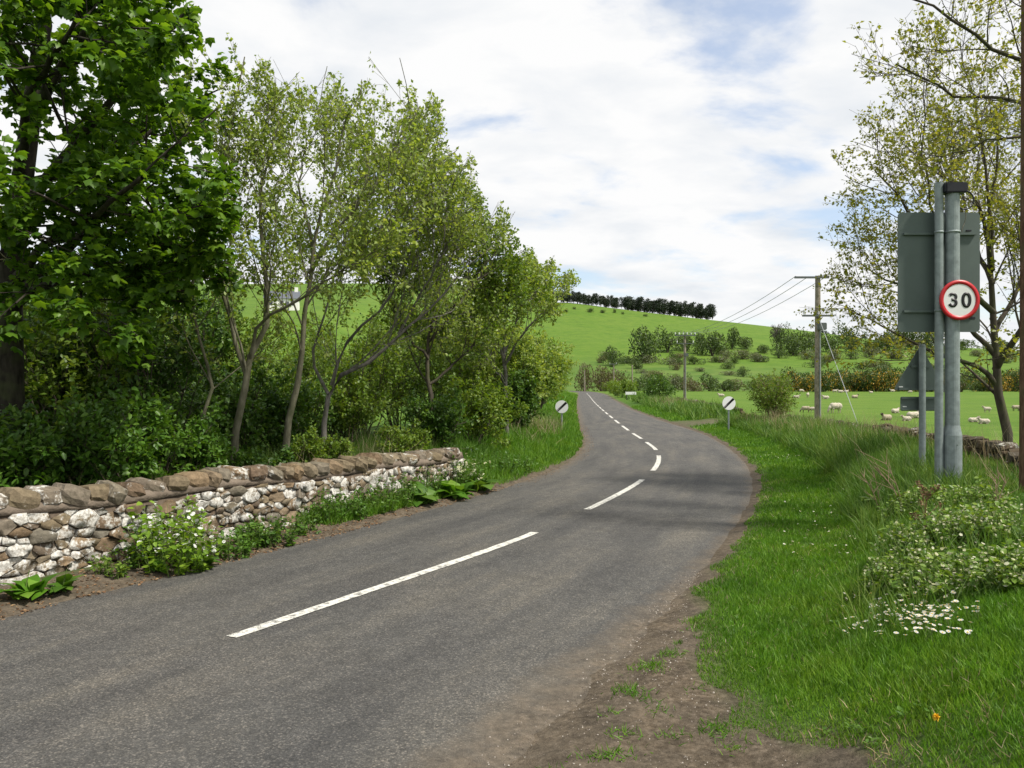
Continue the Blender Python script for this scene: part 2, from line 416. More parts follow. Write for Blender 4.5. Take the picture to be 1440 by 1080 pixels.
def hgt(x, y):
    x = np.asarray(x, float); y = np.asarray(y, float)
    sr, sl = s_right(x, y), s_left(x, y)
    near = 1 - sm(150, 190, y)
    # verge bank on the right, dropping behind the field wall to the pasture
    B = np.interp(y, [-5, 11, 18, 27, 40, 80], [0.56, 0.60, 0.42, 0.26, 0.2, 0.15])
    fl = np.interp(y, [0, 12, 30, 90, 200, 300], [-0.25, -0.35, -0.45, -0.5, -0.1, 0.0])
    lane = np.exp(-((y - LANE(x)) / 3.0) ** 2)                         # track mouth
    zr = B * sm(0.9, 2.4, sr) * (1 - lane) * (1 + 0.25 * (fbm(x * 0.9, y * 0.9) - 0.5))
    zr = zr + (fl - zr) * sm(WALL_S, WALL_S + 0.9, sr)
    zr = zr + 0.05 * sm(0.0, 0.35, sr)
    zl = 0.06 * sm(0.0, 0.4, sl) + 0.22 * sm(0.7, 2.2, sl) * sm(9, 15, y) + 0.12 * sm(1.0, 2.2, sl)
    z = np.where(sr > sl, zr, zl) * near
    z = z + 0.035 * (fbm(x * 2.3, y * 2.3) - 0.5) * sm(0.05, 0.5, np.maximum(sr, sl)) * (1 - sm(60, 120, y))
    nz = (fbm(x * 3.1 + 3, y * 3.1) - 0.5) * np.interp(y, [0, 5, 7, 9], [0.9, 0.8, 0.35, 0.18])
    inside = sm(-0.10, 0.34, -np.maximum(sr, sl) + nz * 0.6)
    z = z + 0.022 - 0.075 * inside * near
    # the hill
    k = sm(-45, 15, x)
    foot = 42 + (225 - 42) * k
    crest = 500 + 100 * k
    H = np.interp(x, HX, HZ)
    t = np.clip((y - foot) / (crest - foot), 0, 1)
    hill = H * t ** (1.08 + 0.30 * k)
    hill = hill * (1 - 0.25 * sm(0, 900, y - crest)) + 1.6 * (fbm(x * 0.02, y * 0.02) - 0.5) * sm(0.05, 0.3, t)
    return z + hill
def hit(px, py, d0=6.0, d1=900.0):
    """where the photo's line of sight through a pixel first meets the land"""
    d = np.geomspace(d0, d1, 4000)
    x = (px - 720) / FOC * d; z = EYE - (py - 540) / FOC * d
    below = z <= hgt(x, d)
    i = int(np.argmax(below)) if below.any() else len(d) - 1
    return float(x[i]), float(d[i]), float(hgt(x[i], d[i]))
def P(px, py, d): return ((px - 720) / FOC * d, d, EYE - (py - 540) / FOC * d)
def hz(x, y): return float(hgt(x, y))

def axis(fine0, fine1, step, lo, hi, grow):
    a = list(np.arange(fine0, fine1 + 1e-6, step)); s = step
    while a[-1] < hi: s *= grow; a.append(a[-1] + s)
    s = step; b = [a[0]]
    while b[-1] > lo: s *= grow; b.append(b[-1] - s)
    return np.array(b[:0:-1] + a)
gx = axis(-6.5, 9.0, 0.18, -1500, 1500, 1.08)
gy = axis(2.2, 36.0, 0.20, -60, 2600, 1.05)
GX, GY = np.meshgrid(gx, gy)
GZ = hgt(GX, GY)
V = np.stack([GX, GY, GZ], -1).reshape(-1, 3)
ny, nx = GX.shape
I = np.arange(ny * nx).reshape(ny, nx)
F = np.stack([I[:-1, :-1], I[:-1, 1:], I[1:, 1:], I[1:, :-1]], -1).reshape(-1, 4)
me = arr_mesh('ground', V, F)
x, y = V[:, 0], V[:, 1]
sr, sg, sl = s_right(x, y), s_grass(x, y), s_left(x, y)
nz1 = (fbm(x * 2.1, y * 2.1) - 0.5)
soil = 1 - sm(0.02, 0.22, sg + nz1 * np.interp(y, [0, 7, 10], [0.6, 0.5, 0.16]))
soil_l = 1 - sm(0.0, 0.35, sl + nz1 * 0.5 - np.interp(y, [0, 6, 11, 13, 16, 40], [0.8, 0.6, 0.42, 0.16, 0.05, 0.05]))
soil = np.where(sl > sr, soil_l, soil) * (1 - sm(150, 170, y))
lane = np.exp(-((y - LANE(x)) / 2.3) ** 4) * (x > 6) * (1 - sm(10.5, 12.5, x))
soil = np.maximum(soil, lane * (0.75 + 0.5 * nz1))
soil = np.maximum(soil, sm(0.66, 0.74, fbm(x * 1.1 + 40, y * 1.1)) * 0.7 * (sr > 0) * (y < 9) * (sg < 1.3))
field = np.where(sr > sl, sm(WALL_S, WALL_S + 1.0, sr), sm(5.0, 9.0, sl))
field = np.maximum(field, sm(60, 120, y))
field = field * (1 - 0.0 * x)
roughz = sm(-30, 30, x) * sm(195, 225, y) * (1 - sm(300, 345, y + 0.10 * x + 60 * (fbm(x * 0.03, y * 0.03) - 0.5)))
for nm, a in (('soil', soil), ('field', field), ('rough', roughz)):
    at = me.attributes.new(nm, 'FLOAT', 'POINT'); at.data.foreach_set('value', np.clip(a, 0, 1).astype(np.float32))
tag(link('ground', me, M['ground'], smooth=True), kind='structure')

# road strip
ry = np.concatenate([np.arange(-7, 40, 0.25), np.arange(40, 238, 2.0)])
nu = 15
us = np.linspace(0, 1, nu)
L, Rr = XL(ry) - 0.10, XR(ry) + 0.10
Xr = L[:, None] + (Rr - L)[:, None] * us
Yr = np.repeat(ry[:, None], nu, 1)
Zr = 0.006 + 0.035 * (1 - (2 * us - 1) ** 2)[None, :] * np.ones_like(Xr)
# the land under the road follows the flat; keep the strip just above it
Zr = Zr + np.maximum(0, hgt((XL(ry) + XR(ry)) / 2, ry) + 0.05)[:, None] * (ry > 30)[:, None]
V = np.stack([Xr, Yr, Zr], -1).reshape(-1, 3)
I = np.arange(len(V)).reshape(len(ry), nu)
F = np.stack([I[:-1, :-1], I[:-1, 1:], I[1:, 1:], I[1:, :-1]], -1).reshape(-1, 4)
me = arr_mesh('road', V, F)
uvl = me.uv_layers.new(name='UVMap')
UV = np.stack([np.repeat(us[None], len(ry), 0), np.repeat(ry[:, None], nu, 1)], -1).reshape(-1, 2)
uvl.data.foreach_set('uv', UV[F.ravel()].astype(np.float32).ravel())
er = -s_right(V[:, 0], V[:, 1]); el = -s_left(V[:, 0], V[:, 1])
wid = np.interp(V[:, 1], [0, 4, 5.5, 7, 10, 30, 40], [0.8, 0.75, 0.6, 0.4, 0.3, 0.3, 0.4])
grit = np.maximum((1 - sm(0, 1, er / wid)) * 1.0, (1 - sm(0.0, 0.40, el)) * np.where(V[:, 1] > 14, 1.0, 0.55))
at = me.attributes.new('grit', 'FLOAT', 'POINT'); at.data.foreach_set('value', grit.astype(np.float32))
road = tag(link('road', me, M['road'], smooth=True), kind='structure')
def road_z(x, y):
    u = (x - XL(y) + 0.10) / (XR(y) - XL(y) + 0.20)
    return 0.006 + 0.035 * (1 - (2 * u - 1) ** 2) + max(0, float(hgt((XL(y) + XR(y)) / 2, y)) + 0.05) * (y > 30)
dashes = [(5.42, 9.25), (10.94, 14.35), (15.84, 19.2), (20.8, 23.6), (25.1, 27.9)]
yy = 29.6
while yy < 150:
    dashes.append((yy, yy + 3.3)); yy += 5.3
for a, b in dashes:
    ys = np.linspace(a, b, 26); vs = []
    for q in ys:
        s = float(slope(XC, q)); n = np.array([1, -s]) / math.hypot(1, s)
        w = 0.052 + 0.004 * random.uniform(-1, 1)
        for sgn in (-1, 1):
            X, Y = float(XC(q)) + sgn * w * n[0], q + sgn * w * n[1] + (0.03 * random.random() if q in (a, b) else 0)
            vs.append((X, Y, road_z(X, Y) + 0.005))
    F = [(2 * i, 2 * i + 1, 2 * i + 3, 2 * i + 2) for i in range(25)]
    link('centre_line_dash', arr_mesh('dash', np.array(vs), np.array(F)), M['paint'], road)

# ------------------------------------------------------------------ roadside stone wall on the left
def clip_poly(poly, nx_, ny_, c):
    out = []
    for i in range(len(poly)):
        a, b = poly[i], poly[(i + 1) % len(poly)]
        da, db = a[0] * nx_ + a[1] * ny_ - c, b[0] * nx_ + b[1] * ny_ - c
        if da <= 0: out.append(a)
        if da * db < 0:
            t = da / (da - db); out.append((a[0] + (b[0] - a[0]) * t, a[1] + (b[1] - a[1]) * t))
    return out
wy = np.linspace(3.4, 13.3, 200)
woff = np.interp(wy, [3, 7, 13.3], [0.74, 0.72, 0.52])
wx = XL(wy) - woff * np.sqrt(1 + slope(XL, wy) ** 2)
wu = np.concatenate([[0], np.cumsum(np.hypot(np.diff(wx), np.diff(wy)))])
WLEN = float(wu[-1])
def wall_pt(u, v, dep):
    X, Y = np.interp(u, wu, wx), np.interp(u, wu, wy)
    du = 0.05
    tx = np.interp(u + du, wu, wx) - np.interp(u - du, wu, wx); ty = np.interp(u + du, wu, wy) - np.interp(u - du, wu, wy)
    l = math.hypot(tx, ty) + 1e-9
    n = (ty / l, -tx / l)
    dep = dep - 0.06 * v
    return (X + n[0] * dep, Y + n[1] * dep, v + 0.01)
def face_h(u): return float(np.interp(u, [0, 3, 7, WLEN], [0.68, 0.655, 0.60, 0.52]) + 0.02 * math.sin(u * 2.3))
wall = empty('stone_wall', (float(wx[60]), float(wy[60]), 0))
tag(wall, 'lichen-whitened rubble stone wall with rough cope stones along the road', 'wall')
wall_off = wall.location.copy()
def wlink(name, me, mat, smooth=False):
    o = link(name, me, mat, wall, smooth); o.matrix_parent_inverse = Matrix.Translation(-wall_off); return o
# core and cope bed
for nm, v0, v1, fd, bd, mt in (('wall_core', -0.1, 0.0, -0.012, -0.40, 'mortar'), ('cope_bed', 0.0, 0.075, 0.006, -0.40, 'copemortar')):
    vs = []; us_ = np.linspace(0, WLEN, 160)
    for u in us_:
        h0 = -0.1 if nm == 'wall_core' else face_h(u) - 0.004
        h1 = face_h(u) if nm == 'wall_core' else face_h(u) + 0.075 + 0.03 * random.random()
        j = 0.008 * random.random()
        vs += [wall_pt(u, h0, fd + j), wall_pt(u, h1, fd + j - (0.03 if nm == 'cope_bed' else 0)), wall_pt(u, h1, bd), wall_pt(u, h0, bd)]
    F = []
    for i in range(len(us_) - 1):
        for k in range(4):
            F.append((4 * i + k, 4 * i + (k + 1) % 4, 4 * i + 4 + (k + 1) % 4, 4 * i + 4 + k))
    F += [(0, 1, 2, 3), tuple(4 * (len(us_) - 1) + k for k in (3, 2, 1, 0))]
    wlink(nm, arr_mesh(nm, np.array(vs), np.array(F)), M[mt])
seeds = []; wts = []; AN = 0.60
for rad_, tries in ((0.080, 40), (0.060, 260), (0.046, 1500), (0.035, 5000), (0.025, 8000)):
    for _ in range(tries):
        c = (random.uniform(0, WLEN * AN), random.uniform(0.0, 0.66)); r_ = rad_ * random.uniform(0.9, 1.1)
        if all((c[0] - q[0]) ** 2 + (c[1] - q[1]) ** 2 > (0.90 * (r_ + w)) ** 2 for q, w in zip(seeds, wts) if abs(c[0] - q[0]) < 0.17):
            seeds.append(c); wts.append(r_)
WT = np.array(wts)
SD = np.array(seeds)
stones = []
for s_, w0 in zip(SD, WT):
    hh = face_h(s_[0] / AN)
    if s_[1] > hh - 0.01: continue
    poly = [(0.0, 0.0), (WLEN * AN, 0.0), (WLEN * AN, hh), (0.0, hh)]
    poly = clip_poly(clip_poly(poly, 1, 0, s_[0] + 0.2), -1, 0, -(s_[0] - 0.2))
    nb = (abs(SD[:, 0] - s_[0]) < 0.36) & (abs(SD[:, 1] - s_[1]) < 0.3)
    for q, w1 in zip(SD[nb], WT[nb]):
        dx, dy = q[0] - s_[0], q[1] - s_[1]
        if dx * dx + dy * dy < 1e-9: continue
        poly = clip_poly(poly, dx, dy, ((q[0] ** 2 + q[1] ** 2 - w1 ** 2) - (s_[0] ** 2 + s_[1] ** 2 - w0 ** 2)) / 2)
        if len(poly) < 3: break
    if len(poly) < 3: continue
    p = [(a / AN, b) for a, b in poly]
    # drop near-duplicate corners
    q = [p[0]]
    for c in p[1:]:
        if math.hypot(c[0] - q[-1][0], c[1] - q[-1][1]) > 0.014: q.append(c)
    if len(q) < 3: continue
    cu, cv = sum(c[0] for c in q) / len(q), sum(c[1] for c in q) / len(q)
    stones.append((cu, cv, q))
def seen_size(st):
    cu, cv, q = st
    X, Y, _ = wall_pt(cu, cv, 0)
    ar = abs(sum(q[i][0] * q[(i + 1) % len(q)][1] - q[(i + 1) % len(q)][0] * q[i][1] for i in range(len(q)))) / 2
    return -(ar / (X * X + Y * Y) if X / Y > -0.68 else 0.0)
stones.sort(key=seen_size)
extra = []
for si, (cu, cv, q) in enumerate(stones):
    n = len(q); proud = random.uniform(0.010, 0.050); gap = random.uniform(0.003, 0.008)
    tl, tv = random.uniform(-0.3, 0.3), random.uniform(-0.3, 0.3)
    def ring(f, dep, jit):
        r_ = []
        for (a, b) in q:
            da, db = a - cu, b - cv; l = math.hypot(da, db) + 1e-6
            k = max(0.3, (l - gap) / l) * f
            aa, bb = cu + da * k + random.uniform(-jit, jit), cv + db * k + random.uniform(-jit, jit)
            r_.append(wall_pt(aa, bb, dep + tl * (aa - cu) + tv * (bb - cv) + random.uniform(-jit, jit)))
        return r_
    rings = [ring(1.0, -0.04, 0), ring(1.0, proud * 0.80, 0.011), ring(0.90, proud * 1.0, 0.009)]
    vs = [p for r_ in rings for p in r_] + [wall_pt(cu + random.uniform(-.01, .01), cv + random.uniform(-.01, .01), proud * random.uniform(0.75, 1.15))]
    F = []
    for k in range(2):
        for i in range(n):
            a, b, c, d = k * n + i, k * n + (i + 1) % n, (k + 1) * n + (i + 1) % n, (k + 1) * n + i
            F += [(a, b, c), (a, c, d)]
    F += [(2 * n + i, 2 * n + (i + 1) % n, 3 * n) for i in range(n)]
    if si < 296:
        wlink('stone', arr_mesh('stone', np.array(vs), np.array(F)), M['stone'])
    else:
        extra.append((np.array(vs), np.array(F)))
if extra:
    off = 0; VV = []; FF = []
    for a, b in extra: VV.append(a); FF.append(b + off); off += len(a)
    o = wlink('small_stones', arr_mesh('small_stones', np.concatenate(VV), np.concatenate(FF)), M['stone']); o['kind'] = 'stuff'
def boulder(sx, sy, sz, round_=0.45, jit=0.10, cuts=1):
    bm = bmesh.new()
    bmesh.ops.create_cube(bm, size=2.0)
    bmesh.ops.subdivide_edges(bm, edges=bm.edges[:], cuts=cuts, use_grid_fill=True)
    for v in bm.verts:
        s = v.co.normalized() * 1.28
        c = v.co.lerp(s, round_)
        c += Vector((random.uniform(-1, 1), random.uniform(-1, 1), random.uniform(-1, 1))) * jit
        v.co = Vector((c.x * sx, c.y * sy, c.z * sz))
    return bm
u = 0.1
while u < WLEN - 0.12:
    w = random.uniform(0.13, 0.30)
    h = random.uniform(0.065, 0.095)
    bm = boulder(w * 0.52, random.uniform(0.15, 0.19), h, 0.60, 0.085, 2)
    c = Vector(wall_pt(u + w / 2, face_h(u) + 0.05 + h * 0.72, -0.17 + random.uniform(-0.03, 0.05)))
    i = min(len(wu) - 2, int(np.searchsorted(wu, u)))
    ang = math.atan2(wy[i + 1] - wy[i], wx[i + 1] - wx[i])
    Mx = Matrix.Translation(c) @ Matrix.Rotation(ang + random.uniform(-.12, .12), 4, 'Z') @ Matrix.Rotation(random.uniform(-0.1, 0.55), 4, 'Y') @ Matrix.Rotation(random.uniform(-.15, .15), 4, 'X')
    bm.transform(Mx)
    wlink('cope_stone', bm_mesh('cope_stone', bm), M['cope'])
    u += w * 0.96

# tumbled field wall behind the right-hand verge, and its continuation past the track
bvar = []
for i in range(7):
    bvar.append(bm_mesh('field_stone', boulder(random.uniform(.13, .2), random.uniform(.12, .16), random.uniform(.07, .11), 0.4, 0.16)))
    bvar[-1].materials.append(M['darkstone'])
def rubble_wall(label, ys, off, top, thick_rows, root_name='field_wall'):
    pts = [(float(XR(q)) + off * math.hypot(1, float(slope(XR, q))), q) for q in ys]
    root = empty(root_name, (pts[0][0], pts[0][1], 0)); tag(root, label, 'wall')
    d = 0.0
    P0 = np.array(pts); U = np.concatenate([[0], np.cumsum(np.hypot(*np.diff(P0, axis=0).T))])
    for r_ in range(thick_rows):
        u = random.uniform(0, 0.2)
        while u < U[-1]:
            X, Y = np.interp(u, U, P0[:, 0]), np.interp(u, U, P0[:, 1])
            T = top(Y) + 0.10 * (vnoise(u * 0.9, 3.0) - 0.6)
            o = bpy.data.objects.new('stone', random.choice(bvar)); COL.objects.link(o); o.parent = root
            o.location = (X + random.uniform(-.08, .08) - root.location.x, Y + random.uniform(-.05, .05) - root.location.y, T - 0.09 - r_ * 0.15)
            k = random.uniform(0.55, 0.95)
            o.scale = (k, k, k * random.uniform(0.8, 1.2))
            i = min(len(pts) - 2, int(np.searchsorted(U, u)))
            o.rotation_euler = (random.uniform(-.25, .25), random.uniform(-.25, .25), math.atan2(P0[i+1][1] - P0[i][1], P0[i+1][0] - P0[i][0]) + random.uniform(-.3, .3))
            u += random.uniform(0.24, 0.36) * k
rubble_wall('low tumbled dark stone wall between tall verge grass and sheep pasture', np.linspace(6.5, 30.5, 40), WALL_S + 0.15,
            lambda y: float(np.interp(y, [6, 12, 20, 30], [0.92, 0.92, 0.76, 0.58])), 3)
rubble_wall('short stretch of mossy stone wall beyond the track mouth', np.linspace(39.5, 62, 20), 4.1,
            lambda y: float(np.interp(y, [39, 62], [0.62, 0.75])), 2)

# ------------------------------------------------------------------ vegetation tools
T_DIAMOND = (np.array([[0, 0, 0], [1, 0, -.10], [.45, .33, .07], [.45, -.33, .07]]), np.array([[0, 3, 1], [0, 1, 2]]))
T_OVAL = (np.array([[0, 0, 0], [.28, -.27, .06], [.7, -.21, .02], [1, 0, -.12], [.7, .21, .02], [.28, .27, .06]]), np.array([[0, 1, 2, 3], [0, 3, 4, 5]]))
_mo = [(0, 0, 0), (.02, .46, -.12), (.60, .52, -.14), (.62, .25, -.03), (1.0, 0, -.24), (.62, -.25, -.03), (.60, -.52, -.14), (.02, -.46, -.12), (.32, 0, .05)]
T_MAPLE = (np.array(_mo), np.array([[8, (i + 1) % 8, i] for i in range(8)]))
T_BLADE = (np.array([[0, -.5, 0], [0, .5, 0], [.55, -.42, .06], [.55, .42, .06], [1, 0, .28]]), np.array([[0, 1, 3], [0, 3, 2], [2, 3, 4]]))
T_LANCE = (np.array([[0, 0, 0], [.25, -.34, .10], [.6, -.38, .10], [1, 0, -.25], [.6, .38, .10], [.25, .34, .10], [.3, 0, .16], [.65, 0, .10]]),
           np.array([[0, 1, 6], [1, 2, 7], [1, 7, 6], [2, 3, 7], [0, 6, 5], [5, 6, 7], [5, 7, 4], [4, 7, 3]]))
_pk = []
for i in range(8):
    a = i * math.pi / 4
    _pk += [(math.cos(a - .28), math.sin(a - .28), .10), (math.cos(a + .28), math.sin(a + .28), .10)]
T_STAR = (np.array([(0, 0, 0)] + _pk), np.array([[0, 1 + 2 * i, 2 + 2 * i] for i in range(8)]))
def scatter(name, Pts, D, N, size, tmpl, width=1.0):
    """one leaf-shaped piece per point: D along the leaf, N its upper side"""
    Pts = np.asarray(Pts); n = len(Pts)
    D = unit(D); B = unit(np.cross(N, D)); N = np.cross(D, B)
    tv, tf = tmpl
    size = np.broadcast_to(np.asarray(size, float), (n,)); width = np.broadcast_to(np.asarray(width, float), (n,))
    V = (Pts[:, None] + size[:, None, None] * (tv[None, :, 0, None] * D[:, None] + (tv[None, :, 1, None] * width[:, None, None]) * B[:, None] + tv[None, :, 2, None] * N[:, None]))
    F = (tf[None] + (np.arange(n) * len(tv))[:, None, None]).reshape(-1, tf.shape[1])
    return arr_mesh(name, V.reshape(-1, 3), F)
def tube_arrays(PP, RR, sides):
    b, k, _ = PP.shape
    T = np.empty_like(PP); T[:, 1:-1] = PP[:, 2:] - PP[:, :-2]; T[:, 0] = PP[:, 1] - PP[:, 0]; T[:, -1] = PP[:, -1] - PP[:, -2]
    T = unit(T)
    ref = np.where(np.abs(T[..., 2:3]) > 0.9, np.array([1., 0, 0]), np.array([0, 0, 1.]))
    A = unit(np.cross(T, ref)); Bv = np.cross(T, A)
    ang = np.arange(sides) / sides * 2 * np.pi
    V = PP[:, :, None] + RR[:, :, None, None] * (np.cos(ang)[None, None, :, None] * A[:, :, None] + np.sin(ang)[None, None, :, None] * Bv[:, :, None])
    idx = np.arange(b * k * sides).reshape(b, k, sides)
    n2 = np.roll(idx, -1, axis=2)
    F = np.stack([idx[:, :-1], n2[:, :-1], n2[:, 1:], idx[:, 1:]], -1).reshape(-1, 4)
    return V.reshape(-1, 3), F
def join_arrays(parts):
    off = 0; VV = []; FF = []
    for v, f in parts:
        VV.append(v); FF.append(f + off); off += len(v)
    return np.concatenate(VV), np.concatenate(FF)
def tubes(name, paths, sides=8):
    """paths: list of (points, radii), any lengths"""
    return arr_mesh(name, *join_arrays([tube_arrays(np.array([p], float), np.array([r], float), sides) for p, r in paths]))
def resample(pts, k):
    pts = np.array(pts, float); d = np.concatenate([[0], np.cumsum(np.linalg.norm(np.diff(pts, axis=0), axis=1))])
    t = np.linspace(0, d[-1], k)
    fs = [smooth_interp(d, pts[:, i]) for i in range(3)] if len(pts) > 2 else [lambda q, i=i: np.interp(q, d, pts[:, i]) for i in range(3)]
    return np.stack([f(t) for f in fs], -1)
def spawn(PP, RR, n, L, ang, up, wander, k, tmin=0.25, tmax=1.0, droop=0.55, rk=0.42, rend=0.004, out=None, flat=0.0):
    b, kp, _ = PP.shape
    m = b * n
    par = np.repeat(np.arange(b), n)
    t = tmin + (tmax - tmin) * ((np.tile(np.arange(n), b) + rng.random(m)) / n)
    f = t * (kp - 1); i = np.clip(f.astype(int), 0, kp - 2); fr = (f - i)[:, None]
    p0 = PP[par, i] * (1 - fr) + PP[par, i + 1] * fr
    r0 = RR[par, i] * (1 - fr[:, 0]) + RR[par, i + 1] * fr[:, 0]
    tan = unit(PP[par, i + 1] - PP[par, i])
    rv = rand_unit(m); rv[:, 2] *= (1 - flat)
    perp = unit(rv - (rv * tan).sum(1, keepdims=True) * tan)
    a = np.radians(rng.normal(ang, 12, m))[:, None]
    d = tan * np.cos(a) + perp * np.sin(a); d[:, 2] += up
    if out is not None:
        o = p0 - np.array(out); o[:, 2] *= 0.2; d = d + 0.35 * unit(o)
    d = unit(d)
    ln = L * (1 - droop * t) * rng.uniform(0.65, 1.2, m)
    Q = np.empty((m, k, 3)); Q[:, 0] = p0
    for j in range(1, k):
        d = unit(d + wander * rng.normal(size=(m, 3)) + np.array([0, 0, up * 0.25]))
        Q[:, j] = Q[:, j - 1] + d * (ln / (k - 1))[:, None]
    rs = np.clip(r0 * rk, rend * 1.3, None)
    rad = rs[:, None] * (1 - np.linspace(0, 1, k))[None] + rend * np.linspace(0, 1, k)[None]
    return Q, rad
def leaves_on(Q, per, tmin, jitter, droop=0.0, flat=0.8):
    b, k, _ = Q.shape; m = b * per
    par = np.repeat(np.arange(b), per); t = tmin + (1 - tmin) * rng.random(m)
    f = t * (k - 1); i = np.clip(f.astype(int), 0, k - 2); fr = (f - i)[:, None]
    p = Q[par, i] * (1 - fr) + Q[par, i + 1] * fr + rng.normal(size=(m, 3)) * jitter
    tan = unit(Q[par, i + 1] - Q[par, i])
    d = tan * 0.6 + rand_unit(m); d[:, 2] -= droop
    nrm = rand_unit(m) * (1 - flat) + np.array([0, 0, flat])
    return p, d, nrm
def tree(name, label, cat, stems, levels, leaf, mat_bark, mat_leaf, tmpl, group=None, keep=None, sides=8, crown='crown', trunk='trunk', flowers=None, out=None):
    """stems: [(points, r0, r1)]; levels: dicts for spawn; leaf: (per, size, jitter, droop, flat, levels used)"""
    base = np.array(stems[0][0][0], float)
    root = empty(name, tuple(base)); tag(root, label, cat, group)
    K = 12
    PP = np.stack([resample(s[0], K) for s in stems]); RR = np.stack([s[2] + (s[1] - s[2]) * (1 - np.linspace(0, 1, K)) ** 1.25 for s in stems])
    PP[:, 1:-1] += rng.normal(size=(len(stems), K - 2, 3)) * 0.02
    parts = [tube_arrays(PP, RR, sides)]
    gen = [(PP, RR)]
    for li, lv in enumerate(levels):
        lv = dict(lv); src = lv.pop('src', None)
        A, Bq = gen[-1] if src is None else gen[src]
        Q, r = spawn(A, Bq, out=out, **lv)
        if keep is not None:
            ok = keep(Q[:, -1]); Q, r = Q[ok], r[ok]
        gen.append((Q, r)); parts.append(tube_arrays(Q, r, (6 if li == 0 else (4 if li == 1 else 3)) if trunk == 'trunk' else (4 if li == 0 else 3)))
    V, F = join_arrays(parts)
    o = link(trunk, arr_mesh(trunk, V - base, F), mat_bark, root, True)
    per, size, jit, droop, flat, use = leaf
    Ps, Ds, Ns = [], [], []
    for gi, n_, tmin in use:
        p, d, q = leaves_on(gen[gi][0], max(1, int(per * n_)), tmin, jit, droop, flat); Ps.append(p); Ds.append(d); Ns.append(q)
    p, d, q = np.concatenate(Ps), np.concatenate(Ds), np.concatenate(Ns)
    if keep is not None:
        ok = keep(p); p, d, q = p[ok], d[ok], q[ok]
    link(crown, scatter(crown, p - base, d, q, size * rng.uniform(0.6, 1.25, len(p)), tmpl), mat_leaf, root)
    if flowers:
        n_, sz, mf = flowers
        s = rng.choice(len(p), n_, replace=False)
        link('blossom', scatter('blossom', p[s] - base + rng.normal(size=(n_, 3)) * jit, rand_unit(n_), rand_unit(n_) + np.array([0, 0, .7]), sz * rng.uniform(.6, 1.2, n_), T_STAR), mf, root)['kind'] = 'stuff'
    return root
def shrub(name, label, x, y, rad, h, mats, leaf_size, n_stem=9, per=9, dens=(7, 6), tmpl=T_OVAL, cat='shrub', group=None, flat=0.6, lean=0.6, flowers=None, z=None, sr0=0.02, tilt=(0, 0)):
    z = hz(x, y) - 0.03 if z is None else z
    stems = []
    for i in range(n_stem):
        a = rng.uniform(0, 2 * math.pi); q = math.sqrt(rng.random())
        ex, ey = rad * lean * q * math.cos(a) + tilt[0], rad * lean * q * math.sin(a) + tilt[1]
        hh = h * rng.uniform(0.55, 0.95) * (1 - 0.25 * q)
        bx, by = x + 0.15 * ex, y + 0.15 * ey
        stems.append(([(bx, by, z), (bx + ex * .35, by + ey * .35, z + hh * .45), (x + ex, y + ey, z + hh)], sr0, sr0 * 0.3))
    lv = [dict(n=dens[0], L=rad * 0.75, ang=48, up=0.25, wander=0.14, k=4, tmin=0.12, rend=0.004),
          dict(n=dens[1], L=rad * 0.36, ang=45, up=0.15, wander=0.15, k=3, tmin=0.2, rend=0.002)]
    return tree(name, label, cat, stems, lv, (per, leaf_size, leaf_size * 0.35, 0.15, flat, [(3 - 1, 1.0, 0.1), (1, 0.5, 0.4)]), mats[0], mats[1], tmpl, group, sides=6, trunk='stems', crown='foliage', flowers=flowers)

# ------------------------------------------------------------------ trees behind the left wall
def gp(px, d, dz=-0.05):
    X = (px - 720) / FOC * d; return (X, d, hz(X, d) + dz)
# big sycamore: trunk at the picture's left edge, crown reaching over the wall
b0 = gp(18, 10.2)
syc = [([b0, P(14, 420, 10.2), P(30, 260, 10.1), P(60, 60, 10.0), P(40, -160, 10.2), P(60, -330, 10.3)], 0.21, 0.05),
       ([P(14, 430, 10.2), P(90, 350, 9.7), P(180, 270, 9.2), P(270, 190, 9.0)], 0.09, 0.02),
       ([P(22, 300, 10.1), P(110, 200, 9.5), P(190, 90, 9.2), P(265, 10, 9.1)], 0.09, 0.02),
       ([P(45, 160, 10.0), P(130, 30, 9.7), P(215, -80, 9.5)], 0.08, 0.02),
       ([P(14, 400, 10.2), P(80, 330, 9.0), P(150, 290, 8.2), P(200, 250, 7.7)], 0.07, 0.02),
       ([P(30, 250, 10.1), P(50, 120, 8.9), P(110, 20, 8.0)], 0.07, 0.02),
       ([P(14, 380, 10.2), P(-60, 300, 9.6), P(-160, 200, 9.4)], 0.08, 0.02),
       ([P(30, 260, 10.1), P(140, 230, 10.8), P(250, 150, 11.2)], 0.07, 0.02),
       ([P(14, 440, 10.2), P(70, 400, 9.8), P(170, 370, 9.6), P(260, 330, 9.6)], 0.05, 0.015),
       ([P(14, 430, 10.2), P(60, 400, 9.2), P(110, 390, 8.6)], 0.05, 0.015)]
def keep_syc(p):
    px = 720 + p[:, 0] / p[:, 1] * FOC
    edge = 300 + 42 * np.sin(p[:, 2] * 2.3 + 0.6 + 0.5 * p[:, 1]) + 24 * np.sin(p[:, 2] * 5.9 + 2 * p[:, 1])
    low = EYE + 0.10 + 0.35 * np.sin(p[:, 0] * 2.2)
    return (px < edge) & (p[:, 2] > low) & (p[:, 1] > 6.6)
